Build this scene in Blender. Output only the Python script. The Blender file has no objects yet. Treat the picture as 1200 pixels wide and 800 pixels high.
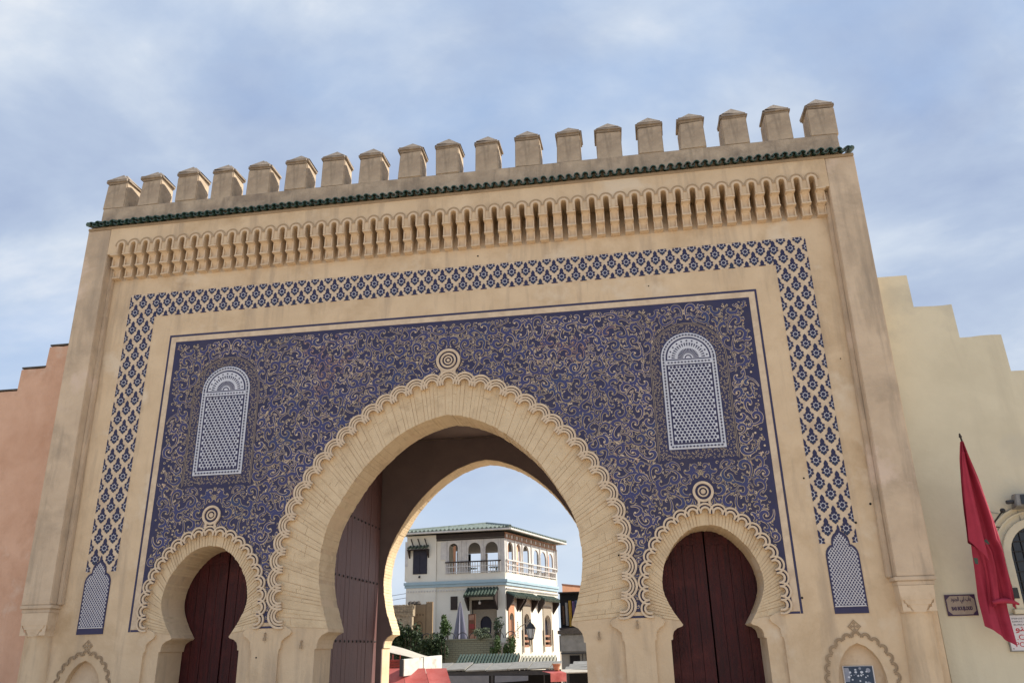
import bpy, bmesh, math, random
from mathutils import Vector, Matrix
random.seed(7)
S = bpy.context.scene
COL = S.collection
PI = math.pi
R = math.radians

# ------------------------------------------------------------------ camera, world, sun
CAMP = Vector((3.2083, -14.0, 1.70))
YAW, PITCH, ROLL, FPX = -0.139913, 0.368365, -0.0233306, 930.2255
_f = Vector((math.sin(YAW) * math.cos(PITCH), math.cos(YAW) * math.cos(PITCH), math.sin(PITCH)))
_r0 = Vector((math.cos(YAW), -math.sin(YAW), 0))
_u0 = _r0.cross(_f)
_r = _r0 * math.cos(ROLL) + _u0 * math.sin(ROLL)
_u = -_r0 * math.sin(ROLL) + _u0 * math.cos(ROLL)
cam_d = bpy.data.cameras.new('camera')
cam = bpy.data.objects.new('camera', cam_d)
COL.objects.link(cam)
cam_d.sensor_width = 36
cam_d.lens = FPX / 1200 * 36
cam_d.clip_start = 0.1
cam_d.clip_end = 8000
cam.matrix_world = Matrix.Translation(CAMP) @ Matrix((_r, _u, -_f)).transposed().to_4x4()
S.camera = cam


def at(px, py, y):
    d = _f + _r * ((px - 600) / FPX) - _u * ((py - 400) / FPX)
    return CAMP + d * ((y - CAMP.y) / d.y)


SUN_AZ, SUN_EL = R(12), R(36)          # azimuth counted from +x towards +y
S.view_settings.view_transform = 'Standard'
S.view_settings.look = 'None'
S.view_settings.exposure = 0.5
S.view_settings.gamma = 1
W = bpy.data.worlds.new('World')
S.world = W
W.use_nodes = True
nt = W.node_tree
nt.nodes.clear()


def wn(t, **k):
    n = nt.nodes.new(t)
    for a, b in k.items():
        setattr(n, a, b)
    return n


def mathn(op, a, b=None):
    n = wn('ShaderNodeMath', operation=op)
    for i, v in enumerate((a, b)):
        if v is None:
            continue
        if isinstance(v, (int, float)):
            n.inputs[i].default_value = v
        else:
            nt.links.new(v, n.inputs[i])
    return n.outputs[0]


sky = wn('ShaderNodeTexSky', sky_type='NISHITA', sun_disc=False)
sky.sun_elevation = SUN_EL
sky.sun_rotation = PI / 2 - SUN_AZ
sky.air_density = 1.0
sky.dust_density = 0.6
sky.ozone_density = 1.0
tc = wn('ShaderNodeTexCoord')
sep = wn('ShaderNodeSeparateXYZ')
nt.links.new(tc.outputs['Generated'], sep.inputs[0])
zz = mathn('ADD', mathn('MAXIMUM', sep.outputs[2], 0.0), 0.42)
cmb = wn('ShaderNodeCombineXYZ')
nt.links.new(mathn('DIVIDE', sep.outputs[0], zz), cmb.inputs[0])
nt.links.new(mathn('DIVIDE', sep.outputs[1], zz), cmb.inputs[1])
cmb.inputs[2].default_value = 3.3


def noise(scale, detail, rough, dist, off=(0, 0, 0), stretch=(1, 1, 1), rot=0.0):
    mp = wn('ShaderNodeMapping')
    mp.inputs['Location'].default_value = off
    mp.inputs['Rotation'].default_value = (0, 0, rot)
    mp.inputs['Scale'].default_value = stretch
    nt.links.new(cmb.outputs[0], mp.inputs[0])
    n = wn('ShaderNodeTexNoise')
    n.inputs['Scale'].default_value = scale
    n.inputs['Detail'].default_value = detail
    n.inputs['Roughness'].default_value = rough
    n.inputs['Distortion'].default_value = dist
    nt.links.new(mp.outputs[0], n.inputs['Vector'])
    return n.outputs['Fac']


def ramp(fac, stops):
    n = wn('ShaderNodeValToRGB')
    e = n.color_ramp.elements
    while len(e) < len(stops):
        e.new(0.5)
    for i, (p, c) in enumerate(stops):
        e[i].position = p
        e[i].color = (*c, 1)
    nt.links.new(fac, n.inputs[0])
    return n.outputs[0]


def mixc(fac, a, b):
    n = wn('ShaderNodeMix', data_type='RGBA')
    for i, v in ((0, fac), (6, a), (7, b)):
        if isinstance(v, (int, float)):
            n.inputs[i].default_value = v
        elif isinstance(v, tuple):
            n.inputs[i].default_value = (*v, 1)
        else:
            nt.links.new(v, n.inputs[i])
    return n.outputs[2]


# cloud layer over the physical sky: veil, grey-blue undersides and bright tops (radiances before the 0.1 strength)
cover = ramp(noise(1.1, 6, 0.55, 0.35, (3.9, 9.5, 0), (1, 1.1, 1), 0.5), [(0.36, (0.12,) * 3), (0.55, (1,) * 3)])
grain = noise(2.6, 9, 0.56, 0.25, (2.1, 8.8, 0), (0.85, 1.2, 1), 0.4)
cloudc = ramp(grain, [(0.33, (2.6, 3.25, 4.7)), (0.47, (3.4, 4.1, 5.35)), (0.57, (4.5, 5.1, 6.0)), (0.67, (6.3, 6.5, 6.8))])
horiz = ramp(sep.outputs[2], [(0.04, (1,) * 3), (0.38, (0,) * 3)])
cloudc = mixc(mathn('MULTIPLY', horiz, 0.75), cloudc, (5.2, 5.75, 6.4))
blue = mixc(0.72, sky.outputs[0], (2.3, 3.75, 6.4))
blue = mixc(mathn('MULTIPLY', horiz, 0.75), blue, (5.1, 5.7, 6.4))
final = mixc(cover, blue, cloudc)
bg = wn('ShaderNodeBackground')
bg.inputs[1].default_value = 0.1
out = wn('ShaderNodeOutputWorld')
nt.links.new(final, bg.inputs[0])
nt.links.new(bg.outputs[0], out.inputs[0])

sl = bpy.data.lights.new('sun', 'SUN')
sl.energy = 5.0
sl.angle = R(0.6)
sl.color = (1.0, 0.92, 0.79)
so = bpy.data.objects.new('sun', sl)
COL.objects.link(so)
so.location = (60, 10, 60)
sd = Vector((math.cos(SUN_AZ) * math.cos(SUN_EL), math.sin(SUN_AZ) * math.cos(SUN_EL), math.sin(SUN_EL)))
so.rotation_euler = sd.to_track_quat('Z', 'Y').to_euler()


# ------------------------------------------------------------------ materials
def mat(name, c1, c2=None, scale=2.0, rough=0.85, bump=0.0, bscale=30.0, c3=None, s3=0.6, streak=None, spec=0.3, metal=0.0, detail=6, stretch=None, trans=0.0, patch=None, crack=None):
    m = bpy.data.materials.new(name)
    m.use_nodes = True
    t = m.node_tree
    b = t.nodes['Principled BSDF']
    b.inputs['Roughness'].default_value = rough
    b.inputs['Specular IOR Level'].default_value = spec
    b.inputs['Metallic'].default_value = metal
    if trans:
        b.inputs['Transmission Weight'].default_value = trans
    L = t.links.new
    if c2 is None:
        b.inputs['Base Color'].default_value = (*c1, 1)
    tcn = t.nodes.new('ShaderNodeTexCoord')
    vec = tcn.outputs['Object']

    def nz(sc, det=6, rg=0.6, st=None, dist=0.3):
        v = vec
        if st:
            mp = t.nodes.new('ShaderNodeMapping')
            mp.inputs['Scale'].default_value = st
            L(vec, mp.inputs[0])
            v = mp.outputs[0]
        n = t.nodes.new('ShaderNodeTexNoise')
        n.inputs['Scale'].default_value = sc
        n.inputs['Detail'].default_value = det
        n.inputs['Roughness'].default_value = rg
        n.inputs['Distortion'].default_value = dist
        L(v, n.inputs['Vector'])
        return n.outputs['Fac']

    def rmp(f, lo, hi):
        n = t.nodes.new('ShaderNodeMapRange')
        n.inputs['From Min'].default_value = lo
        n.inputs['From Max'].default_value = hi
        n.clamp = True
        L(f, n.inputs[0])
        return n.outputs[0]

    def mx(f, a, bb):
        n = t.nodes.new('ShaderNodeMix')
        n.data_type = 'RGBA'
        L(f, n.inputs[0])
        for i, v in ((6, a), (7, bb)):
            if isinstance(v, tuple):
                n.inputs[i].default_value = (*v, 1)
            else:
                L(v, n.inputs[i])
        return n.outputs[2]
    if c2 is not None:
        c = mx(rmp(nz(scale, detail, 0.6, stretch), 0.33, 0.67), c1, c2)
        if c3 is not None:
            c = mx(rmp(nz(s3, 7, 0.65), 0.52, 0.72), c, c3)
        if streak is not None:
            col, amt, sx = streak
            f = rmp(nz(1.0, 5, 0.6, (sx, sx, sx * 0.13)), 0.52, 0.75)
            mm = t.nodes.new('ShaderNodeMath')
            mm.operation = 'MULTIPLY'
            mm.inputs[1].default_value = amt
            L(f, mm.inputs[0])
            c = mx(mm.outputs[0], c, col)
        if patch is not None:     # repairs with a fairly clear edge, and lime runs
            c = mx(rmp(nz(patch[1], 8, 0.6, None, 0.1), 0.56, 0.64), c, patch[0])
        if crack is not None:
            vr = t.nodes.new('ShaderNodeTexVoronoi')
            vr.feature = 'DISTANCE_TO_EDGE'
            vr.inputs['Scale'].default_value = crack[1]
            wp = t.nodes.new('ShaderNodeTexNoise')
            wp.inputs['Scale'].default_value = 2.5
            wp.inputs['Detail'].default_value = 6
            L(vec, wp.inputs['Vector'])
            ad = t.nodes.new('ShaderNodeMix')
            ad.data_type = 'VECTOR'
            ad.inputs[0].default_value = 0.3
            L(vec, ad.inputs[4])
            L(wp.outputs['Color'], ad.inputs[5])
            L(ad.outputs[1], vr.inputs['Vector'])
            ck = t.nodes.new('ShaderNodeMath')
            ck.operation = 'MULTIPLY'
            L(rmp(vr.outputs['Distance'], 0.008, 0.002), ck.inputs[0])
            L(rmp(nz(0.9, 3, 0.5), 0.52, 0.60), ck.inputs[1])
            c = mx(ck.outputs[0], c, crack[0])
        L(c, b.inputs['Base Color'])
    if bump:
        bn = t.nodes.new('ShaderNodeBump')
        bn.inputs['Strength'].default_value = bump
        bn.inputs['Distance'].default_value = 0.02
        n1 = nz(bscale, 8, 0.65)
        L(n1, bn.inputs['Height'])
        L(bn.outputs[0], b.inputs['Normal'])
    return m


M = {}
M['plaster'] = mat('ochre_plaster', (0.73, 0.57, 0.385), (0.625, 0.475, 0.31), 1.3, bump=0.6, bscale=12, c3=(0.53, 0.385, 0.235), s3=0.8, streak=((0.40, 0.31, 0.225), 0.8, 3.0), patch=((0.72, 0.595, 0.44), 0.65))
M['brick'] = mat('limewashed_brick', (0.73, 0.58, 0.385), (0.65, 0.505, 0.325), 5.0, bump=0.6, bscale=40, c3=(0.53, 0.40, 0.255), s3=2.4)
M['weathered'] = mat('weathered_plaster', (0.54, 0.435, 0.315), (0.38, 0.30, 0.22), 3.2, bump=1.0, bscale=16, c3=(0.27, 0.215, 0.165), s3=1.9, streak=((0.21, 0.17, 0.13), 0.85, 4.5))
M['pilaster'] = mat('pilaster_plaster', (0.65, 0.515, 0.37), (0.53, 0.41, 0.29), 1.7, bump=0.7, bscale=12, c3=(0.42, 0.33, 0.24), s3=0.9, streak=((0.33, 0.265, 0.20), 0.85, 3.4), patch=((0.68, 0.54, 0.42), 0.8))
M['cap'] = mat('lichen_grey_cap', (0.37, 0.30, 0.23), (0.22, 0.18, 0.145), 6, bump=0.6, bscale=25)
M['stucco'] = mat('carved_stucco', (0.70, 0.555, 0.395), (0.61, 0.475, 0.33), 3.5, bump=0.3, bscale=30, c3=(0.47, 0.33, 0.20), s3=2.0)
M['stucco_dark'] = mat('dark_brown_stucco', (0.42, 0.31, 0.20), (0.34, 0.25, 0.165), 5, bump=0.3, bscale=30)  # darker brown stucco for carved borders, outer corbel rings and cornice
M['cream'] = mat('cream_ceramic', (0.72, 0.58, 0.42), (0.58, 0.455, 0.325), 6, rough=0.6, bump=0.15, bscale=50, c3=(0.54, 0.41, 0.29), s3=3)
M['cream2'] = mat('gold_ochre_ceramic', (0.50, 0.40, 0.27), (0.42, 0.33, 0.215), 5, rough=0.6)
M['pink'] = mat('worn_pink_ceramic', (0.50, 0.33, 0.24), (0.40, 0.25, 0.19), 5, rough=0.7)
M['navy'] = mat('navy_ceramic', (0.026, 0.026, 0.074), (0.036, 0.034, 0.098), 2.2, rough=0.5, bump=0.2, bscale=60, c3=(0.05, 0.042, 0.07), s3=1.4, spec=0.4)
M['cobalt'] = mat('cobalt_ceramic', (0.040, 0.049, 0.160), (0.052, 0.047, 0.132), 1.6, rough=0.42, spec=0.45, c3=(0.032, 0.058, 0.135), s3=1.1)
M['bluewhite'] = mat('blue_white_ceramic', (0.66, 0.68, 0.74), (0.56, 0.585, 0.65), 6, rough=0.45)
M['paleblue'] = mat('pale_petal_ceramic', (0.64, 0.63, 0.65), (0.54, 0.54, 0.58), 9, rough=0.5)
M['bandnavy'] = mat('band_navy_ceramic', (0.018, 0.019, 0.066), (0.03, 0.03, 0.085), 3, rough=0.4, spec=0.35, c3=(0.022, 0.05, 0.075), s3=2.5)
M['green_tile'] = mat('green_glazed_tile', (0.045, 0.105, 0.085), (0.028, 0.062, 0.054), 7, rough=0.38, bump=0.3, bscale=30, c3=(0.15, 0.17, 0.135), s3=5, spec=0.45)
M['maroon'] = mat('maroon_painted_wood', (0.078, 0.011, 0.012), (0.032, 0.007, 0.009), 3, rough=0.5, bump=0.6, bscale=20, stretch=(8, 8, 0.6), c3=(0.115, 0.026, 0.024), s3=1.2)
M['brownwood'] = mat('brown_stained_wood', (0.165, 0.085, 0.08), (0.12, 0.064, 0.062), 3, rough=0.55, bump=0.5, bscale=16, stretch=(9, 9, 0.5), c3=(0.165, 0.08, 0.07), s3=1.3)
M['soffit'] = mat('dark_brown_plaster', (0.20, 0.15, 0.14), (0.155, 0.118, 0.114), 1.2, bump=0.4, bscale=12)  # dark brown tone for passage walls, ceiling and rear wall lining
M['pinkwall'] = mat('salmon_plaster', (0.71, 0.455, 0.32), (0.58, 0.34, 0.225), 1.2, bump=0.8, bscale=9, c3=(0.50, 0.285, 0.185), s3=0.7, streak=((0.73, 0.53, 0.39), 0.8, 1.6), patch=((0.70, 0.51, 0.39), 0.7))
M['creamwall'] = mat('cream_painted_plaster', (0.72, 0.655, 0.49), (0.66, 0.60, 0.445), 0.7, bump=0.35, bscale=10, c3=(0.59, 0.53, 0.385), s3=0.35, streak=((0.49, 0.44, 0.33), 0.7, 1.4), patch=((0.57, 0.525, 0.405), 0.45))
M['grime'] = mat('grime_patch', (0.36, 0.31, 0.225), (0.44, 0.38, 0.27), 3, bump=0.3, bscale=12)
M['coping'] = mat('dark_coping', (0.12, 0.10, 0.085), (0.07, 0.062, 0.055), 8, bump=0.5, bscale=30)
M['white'] = mat('white_limewash', (0.75, 0.72, 0.635), (0.69, 0.66, 0.58), 0.8, bump=0.2, bscale=8, c3=(0.60, 0.58, 0.51), s3=0.5, streak=((0.56, 0.53, 0.46), 0.3, 1.5))
M['whitepaint'] = mat('grey_white_paint', (0.62, 0.60, 0.57), (0.50, 0.48, 0.47), 4, rough=0.6)
M['bluepaint'] = mat('faded_blue_paint', (0.30, 0.42, 0.49), (0.36, 0.47, 0.53), 1.3, rough=0.7)
M['darkwood'] = mat('dark_wood', (0.045, 0.032, 0.028), (0.028, 0.02, 0.02), 4, rough=0.6, bump=0.3)
M['brownpaint'] = mat('painted_frieze_wood', (0.28, 0.13, 0.085), (0.40, 0.24, 0.16), 6, rough=0.7, c3=(0.20, 0.075, 0.05), s3=4)
M['shutter'] = mat('blue_black_shutter', (0.018, 0.018, 0.032), (0.028, 0.027, 0.042), 4, rough=0.6)
M['room'] = mat('shade_toned_plaster', (0.12, 0.11, 0.105), (0.16, 0.145, 0.13), 2)  # dimness inside the gallery and rooms is put into this grey
M['rooftile'] = mat('grey_green_tile', (0.11, 0.14, 0.125), (0.17, 0.205, 0.18), 3, rough=0.5, c3=(0.07, 0.10, 0.085), s3=2)
M['greentile2'] = mat('dark_green_tile', (0.035, 0.058, 0.046), (0.055, 0.08, 0.064), 4, rough=0.45, c3=(0.10, 0.12, 0.09), s3=3)
M['creamtile'] = mat('pale_clay_tile', (0.36, 0.34, 0.27), (0.28, 0.27, 0.21), 4, rough=0.6)
M['carved'] = mat('carved_portal_stucco', (0.36, 0.31, 0.245), (0.28, 0.24, 0.19), 14, bump=0.6, bscale=40)
M['orangewood'] = mat('orange_brown_wood', (0.20, 0.085, 0.045), (0.13, 0.055, 0.035), 4, rough=0.7)
M['fort'] = mat('tan_panel_paint', (0.30, 0.215, 0.13), (0.25, 0.175, 0.105), 3, rough=0.7)
M['tanmark'] = mat('dark_tan_paint', (0.17, 0.115, 0.07), (0.14, 0.095, 0.06), 3, rough=0.7)
M['stone'] = mat('rubble_stone', (0.42, 0.34, 0.235), (0.28, 0.22, 0.155), 7, bump=0.7, bscale=15, c3=(0.18, 0.145, 0.11), s3=5)
M['terrace'] = mat('pale_green_brick', (0.20, 0.205, 0.145), (0.25, 0.25, 0.185), 5, bump=0.4)
M['mortar'] = mat('mortar_joint', (0.11, 0.11, 0.08), (0.14, 0.14, 0.10), 6)
M['leaf_dark'] = mat('dark_leaf', (0.018, 0.036, 0.014), (0.034, 0.058, 0.022), 5, rough=0.55, c3=(0.055, 0.075, 0.03), s3=3)
M['leaf_mid'] = mat('mid_green_leaf', (0.045, 0.085, 0.025), (0.075, 0.12, 0.035), 5, rough=0.55)
M['leaf_grey'] = mat('grey_green_leaf', (0.11, 0.135, 0.085), (0.15, 0.18, 0.115), 5, rough=0.6)
M['bark'] = mat('bark', (0.07, 0.05, 0.035), (0.04, 0.03, 0.022), 8, bump=0.6)
M['lilac'] = mat('lilac_grey_canvas', (0.26, 0.255, 0.32), (0.20, 0.195, 0.25), 4, rough=0.9, stretch=(3, 3, 0.3))
M['redcloth'] = mat('faded_red_canvas', (0.40, 0.085, 0.075), (0.47, 0.14, 0.13), 2.5, rough=0.85, c3=(0.33, 0.07, 0.065), s3=2)
M['redpaint'] = mat('red_paint', (0.30, 0.05, 0.045), (0.23, 0.04, 0.04), 5, rough=0.6)
M['metalwhite'] = mat('weathered_white_metal', (0.66, 0.65, 0.62), (0.54, 0.53, 0.50), 4, rough=0.5, c3=(0.38, 0.34, 0.30), s3=4)
M['tarp'] = mat('pale_tarpaulin', (0.50, 0.46, 0.39), (0.42, 0.38, 0.32), 3, rough=0.85, bump=0.4, bscale=6)
M['plank'] = mat('grey_weathered_board', (0.27, 0.26, 0.24), (0.20, 0.195, 0.18), 5, rough=0.8, bump=0.3)
M['darkgrey'] = mat('dark_grey_paint', (0.055, 0.055, 0.06), (0.04, 0.04, 0.045), 4, rough=0.6)
M['banner'] = mat('grey_sheet', (0.20, 0.20, 0.215), (0.16, 0.16, 0.175), 3, rough=0.7)
M['greywall'] = mat('grey_render', (0.30, 0.29, 0.27), (0.22, 0.215, 0.20), 2, bump=0.5, bscale=8, c3=(0.16, 0.155, 0.145), s3=1.4)
M['orangewall'] = mat('orange_render', (0.52, 0.27, 0.16), (0.46, 0.23, 0.14), 2)
M['iron'] = mat('black_iron', (0.02, 0.02, 0.022), (0.035, 0.033, 0.033), 8, rough=0.5, spec=0.4)
M['glass'] = mat('lantern_glass', (0.80, 0.79, 0.75), (0.70, 0.69, 0.66), 6, rough=0.25)
M['darkglass'] = mat('dark_window_glass', (0.020, 0.022, 0.026), rough=0.12, spec=0.5)
M['flag'] = mat('red_flag_cloth', (0.37, 0.032, 0.066), (0.31, 0.026, 0.053), 5, rough=0.75, bump=0.15, bscale=60)
M['emblem'] = mat('green_emblem_cloth', (0.055, 0.085, 0.065), rough=0.8)
M['signwhite'] = mat('white_sign_enamel', (0.72, 0.70, 0.71), (0.66, 0.64, 0.65), 4, rough=0.4)
M['signred'] = mat('red_sign_ink', (0.52, 0.03, 0.045), rough=0.5)
M['signgrey'] = mat('dark_sign_ink', (0.09, 0.085, 0.095), rough=0.5)
M['plaque'] = mat('grey_beige_ceramic', (0.36, 0.29, 0.23), (0.30, 0.24, 0.19), 9, rough=0.4)
M['plaqueink'] = mat('purple_black_glaze', (0.045, 0.022, 0.055), (0.07, 0.04, 0.08), 6, rough=0.4)
M['posterblue'] = mat('poster_dark_blue', (0.025, 0.045, 0.085), (0.06, 0.085, 0.125), 4, rough=0.35)
M['posterlight'] = mat('poster_pale_blue', (0.24, 0.27, 0.36), (0.34, 0.36, 0.42), 8, rough=0.35)
M['posterwhite'] = mat('poster_white', (0.62, 0.66, 0.74), rough=0.35)
M['black'] = mat('painted_dark_inside', (0.012, 0.011, 0.012), rough=0.9)  # black puts the shade inside pits, doorway, stalls and shop into colour
M['ground'] = mat('pale_stone_paving', (0.55, 0.45, 0.335), (0.50, 0.405, 0.30), 0.8, bump=0.4, bscale=4, c3=(0.44, 0.355, 0.26), s3=0.2)
for i, c in enumerate([(0.45, 0.26, 0.04), (0.16, 0.10, 0.22), (0.32, 0.045, 0.05), (0.30, 0.28, 0.26), (0.10, 0.055, 0.03), (0.05, 0.07, 0.14)]):
    M['cloth%d' % i] = mat('hanging_cloth_%d' % i, c, tuple(v * 0.7 for v in c), 5, rough=0.9)


# ------------------------------------------------------------------ mesh helpers
class MB:
    def __init__(s):
        s.v = []
        s.f = []
        s.m = []

    def add(s, verts, faces, m=0):
        o = len(s.v)
        s.v += [tuple(p) for p in verts]
        for f in faces:
            s.f.append(tuple(i + o for i in f))
            s.m.append(m)

    def box(s, x0, x1, y0, y1, z0, z1, m=0):
        s.add([(x0, y0, z0), (x1, y0, z0), (x1, y1, z0), (x0, y1, z0), (x0, y0, z1), (x1, y0, z1), (x1, y1, z1), (x0, y1, z1)],
              [(0, 3, 2, 1), (4, 5, 6, 7), (0, 1, 5, 4), (1, 2, 6, 5), (2, 3, 7, 6), (3, 0, 4, 7)], m)

    def hexa(s, p, m=0):   # eight corners: bottom four then top four
        s.add(p, [(0, 3, 2, 1), (4, 5, 6, 7), (0, 1, 5, 4), (1, 2, 6, 5), (2, 3, 7, 6), (3, 0, 4, 7)], m)

    def prism(s, poly, y0, y1, m=0, back=True):   # poly of (x,z), extruded along y
        n = len(poly)
        a = sum(poly[i][0] * poly[(i + 1) % n][1] - poly[(i + 1) % n][0] * poly[i][1] for i in range(n))
        if a < 0:
            poly = poly[::-1]
        vs = [(x, y0, z) for x, z in poly] + [(x, y1, z) for x, z in poly]
        fs = [tuple(range(n))]
        if back:
            fs.append(tuple(range(2 * n - 1, n - 1, -1)))
        for i in range(n):
            j = (i + 1) % n
            fs.append((i, i + n, j + n, j))
        s.add(vs, fs, m)

    def sheet(s, poly, y, m=0):
        n = len(poly)
        a = sum(poly[i][0] * poly[(i + 1) % n][1] - poly[(i + 1) % n][0] * poly[i][1] for i in range(n))
        if a < 0:
            poly = poly[::-1]
        s.add([(x, y, z) for x, z in poly], [tuple(range(n))], m)

    def band(s, outer, inner, y0, y1, m=0, closed=False):   # ring between two (x,z) lines of equal length
        n = len(outer)
        vs = [(x, y0, z) for x, z in outer] + [(x, y0, z) for x, z in inner] + [(x, y1, z) for x, z in outer] + [(x, y1, z) for x, z in inner]
        fs = []
        for i in range(n if closed else n - 1):
            j = (i + 1) % n
            fs += [(i, j, n + j, n + i), (2 * n + i, 3 * n + i, 3 * n + j, 2 * n + j), (i, 2 * n + i, 2 * n + j, j), (n + i, n + j, 3 * n + j, 3 * n + i)]
        if not closed:
            fs += [(0, n, 3 * n, 2 * n), (n - 1, 3 * n - 1, 4 * n - 1, 2 * n - 1)]
        s.add(vs, fs, m)

    def ribbon(s, pts, ws, y, m=0, dy=0.0):   # flat strip in the x-z plane, rising a hair along its length
        n = len(pts)
        a, b = [], []
        for i in range(n):
            p, q = pts[max(i - 1, 0)], pts[min(i + 1, n - 1)]
            dx, dz = q[0] - p[0], q[1] - p[1]
            l = math.hypot(dx, dz) or 1
            w = (ws[i] if isinstance(ws, (list, tuple)) else ws) / 2
            yy = y - dy * i / n
            a.append((pts[i][0] - dz / l * w, yy, pts[i][1] + dx / l * w))
            b.append((pts[i][0] + dz / l * w, yy, pts[i][1] - dx / l * w))
        s.add(a + b, [(i, n + i, n + i + 1, i + 1) for i in range(n - 1)], m)

    def tube(s, pts, r, n=6, m=0, cap=True):
        pts = [Vector(p) for p in pts]
        k = len(pts)
        rs = r if isinstance(r, (list, tuple)) else [r] * k
        vs = []
        for i in range(k):
            d = (pts[min(i + 1, k - 1)] - pts[max(i - 1, 0)]).normalized()
            u = d.cross(Vector((0, 0, 1)))
            if u.length < 1e-3:
                u = d.cross(Vector((1, 0, 0)))
            u.normalize()
            w = u.cross(d)
            for j in range(n):
                an = 2 * PI * j / n
                vs.append(pts[i] + (u * math.cos(an) + w * math.sin(an)) * rs[i])
        fs = [(i * n + j, i * n + (j + 1) % n, (i + 1) * n + (j + 1) % n, (i + 1) * n + j) for i in range(k - 1) for j in range(n)]
        if cap:
            fs += [tuple(range(n - 1, -1, -1)), tuple(range((k - 1) * n, k * n))]
        s.add(vs, fs, m)

    def lathe(s, prof, c, n=16, m=0):   # prof of (r,z)
        vs, fs = [], []
        for r, z in prof:
            for j in range(n):
                an = 2 * PI * j / n
                vs.append((c[0] + r * math.cos(an), c[1] + r * math.sin(an), c[2] + z))
        for i in range(len(prof) - 1):
            for j in range(n):
                fs.append((i * n + j, i * n + (j + 1) % n, (i + 1) * n + (j + 1) % n, (i + 1) * n + j))
        k = len(vs)
        vs += vs[:n] + vs[(len(prof) - 1) * n:len(prof) * n]
        fs += [tuple(range(k + n - 1, k - 1, -1)), tuple(range(k + n, k + 2 * n))]
        s.add(vs, fs, m)

    def mesh(s, name, mats, off=(0, 0, 0), smooth=False, bevel=0.0):
        me = bpy.data.meshes.new(name)
        if off[0] or off[1] or off[2]:
            vv = [(x - off[0], y - off[1], z - off[2]) for x, y, z in s.v]
        else:
            vv = s.v
        me.from_pydata(vv, [], s.f)
        for k in mats:
            me.materials.append(M[k])
        me.polygons.foreach_set('material_index', s.m)
        bm = bmesh.new()
        bm.from_mesh(me)
        ng = [f for f in bm.faces if len(f.verts) > 4]
        if ng:
            bmesh.ops.triangulate(bm, faces=ng, ngon_method='EAR_CLIP')
        if bevel:
            ed = [e for e in bm.edges if e.is_manifold and e.calc_face_angle(0) > 0.7]
            bmesh.ops.bevel(bm, geom=ed, offset=bevel, segments=2, affect='EDGES', clamp_overlap=True)
        bm.to_mesh(me)
        bm.free()
        if smooth:
            me.polygons.foreach_set('use_smooth', [True] * len(me.polygons))
        me.update()
        return me


def link(name, me, parent=None, loc=(0, 0, 0), rot=None, kind=None):
    o = bpy.data.objects.new(name, me)
    COL.objects.link(o)
    if parent is not None:
        o.parent = parent
    o.location = loc
    if rot:
        o.rotation_euler = rot
    if kind:
        o['kind'] = kind
    return o


def tag(o, label, cat, group=None):
    o['label'] = label
    o['category'] = cat
    if group:
        o['group'] = group
    return o


def thing(name, label, cat, loc=(0, 0, 0), group=None, rotz=0):
    o = bpy.data.objects.new(name, None)
    o.empty_display_size = 0.3
    COL.objects.link(o)
    o.location = loc
    o.rotation_euler = (0, 0, rotz)
    return tag(o, label, cat, group)


def part(name, mb, mats, root, base=(0, 0, 0), parent=None, kind=None, smooth=False, bevel=0.0):
    """mb is in world coordinates, base is the location of the (unrotated) root thing"""
    if isinstance(mats, str):
        mats = [mats]
    return link(name, mb.mesh(name, mats, base, smooth, bevel), parent or root, kind=kind)


def single(name, mb, mats, label, cat, base, group=None, smooth=False, bevel=0.0):
    if isinstance(mats, str):
        mats = [mats]
    o = link(name, mb.mesh(name, mats, base, smooth, bevel), None, base)
    return tag(o, label, cat, group)


def catmull(pts, step):
    P = [Vector((a, b)) for a, b in pts]
    P = [P[0] * 2 - P[1]] + P + [P[-1] * 2 - P[-2]]
    dense = []
    for i in range(1, len(P) - 2):
        for k in range(24):
            t = k / 24
            p0, p1, p2, p3 = P[i - 1], P[i], P[i + 1], P[i + 2]
            dense.append(0.5 * ((2 * p1) + (-p0 + p2) * t + (2 * p0 - 5 * p1 + 4 * p2 - p3) * t * t + (-p0 + 3 * p1 - 3 * p2 + p3) * t ** 3))
    dense.append(P[-2])
    L = [0.0]
    for i in range(1, len(dense)):
        L.append(L[-1] + (dense[i] - dense[i - 1]).length)
    tot = L[-1]
    n = max(2, int(round(tot / step)))
    outp, k = [], 0
    for i in range(n + 1):
        s_ = tot * i / n
        while k < len(L) - 2 and L[k + 1] < s_:
            k += 1
        t = (s_ - L[k]) / max(L[k + 1] - L[k], 1e-9)
        q = dense[k].lerp(dense[k + 1], min(max(t, 0), 1))
        outp.append((q.x, q.y))
    return outp, tot


def sampler(pts):
    """arc-length sampler of a polyline -> (point, tangent)"""
    L = [0.0]
    for i in range(1, len(pts)):
        L.append(L[-1] + math.dist(pts[i], pts[i - 1]))

    def f(s_):
        k = 0
        s_ = min(max(s_, 0), L[-1])
        while k < len(L) - 2 and L[k + 1] < s_:
            k += 1
        t = (s_ - L[k]) / max(L[k + 1] - L[k], 1e-9)
        p, q = pts[k], pts[k + 1]
        l = math.dist(p, q) or 1
        return (p[0] + (q[0] - p[0]) * t, p[1] + (q[1] - p[1]) * t), ((q[0] - p[0]) / l, (q[1] - p[1]) / l)
    return f, L[-1]


def mirror(half, cx):
    """half profile from the apex outward-down -> whole line from the foot on the +x side over the apex to the -x side"""
    right = [(cx + x, z) for x, z in half]
    left = [(cx - x, z) for x, z in half]
    return right[::-1] + left[1:]


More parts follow.
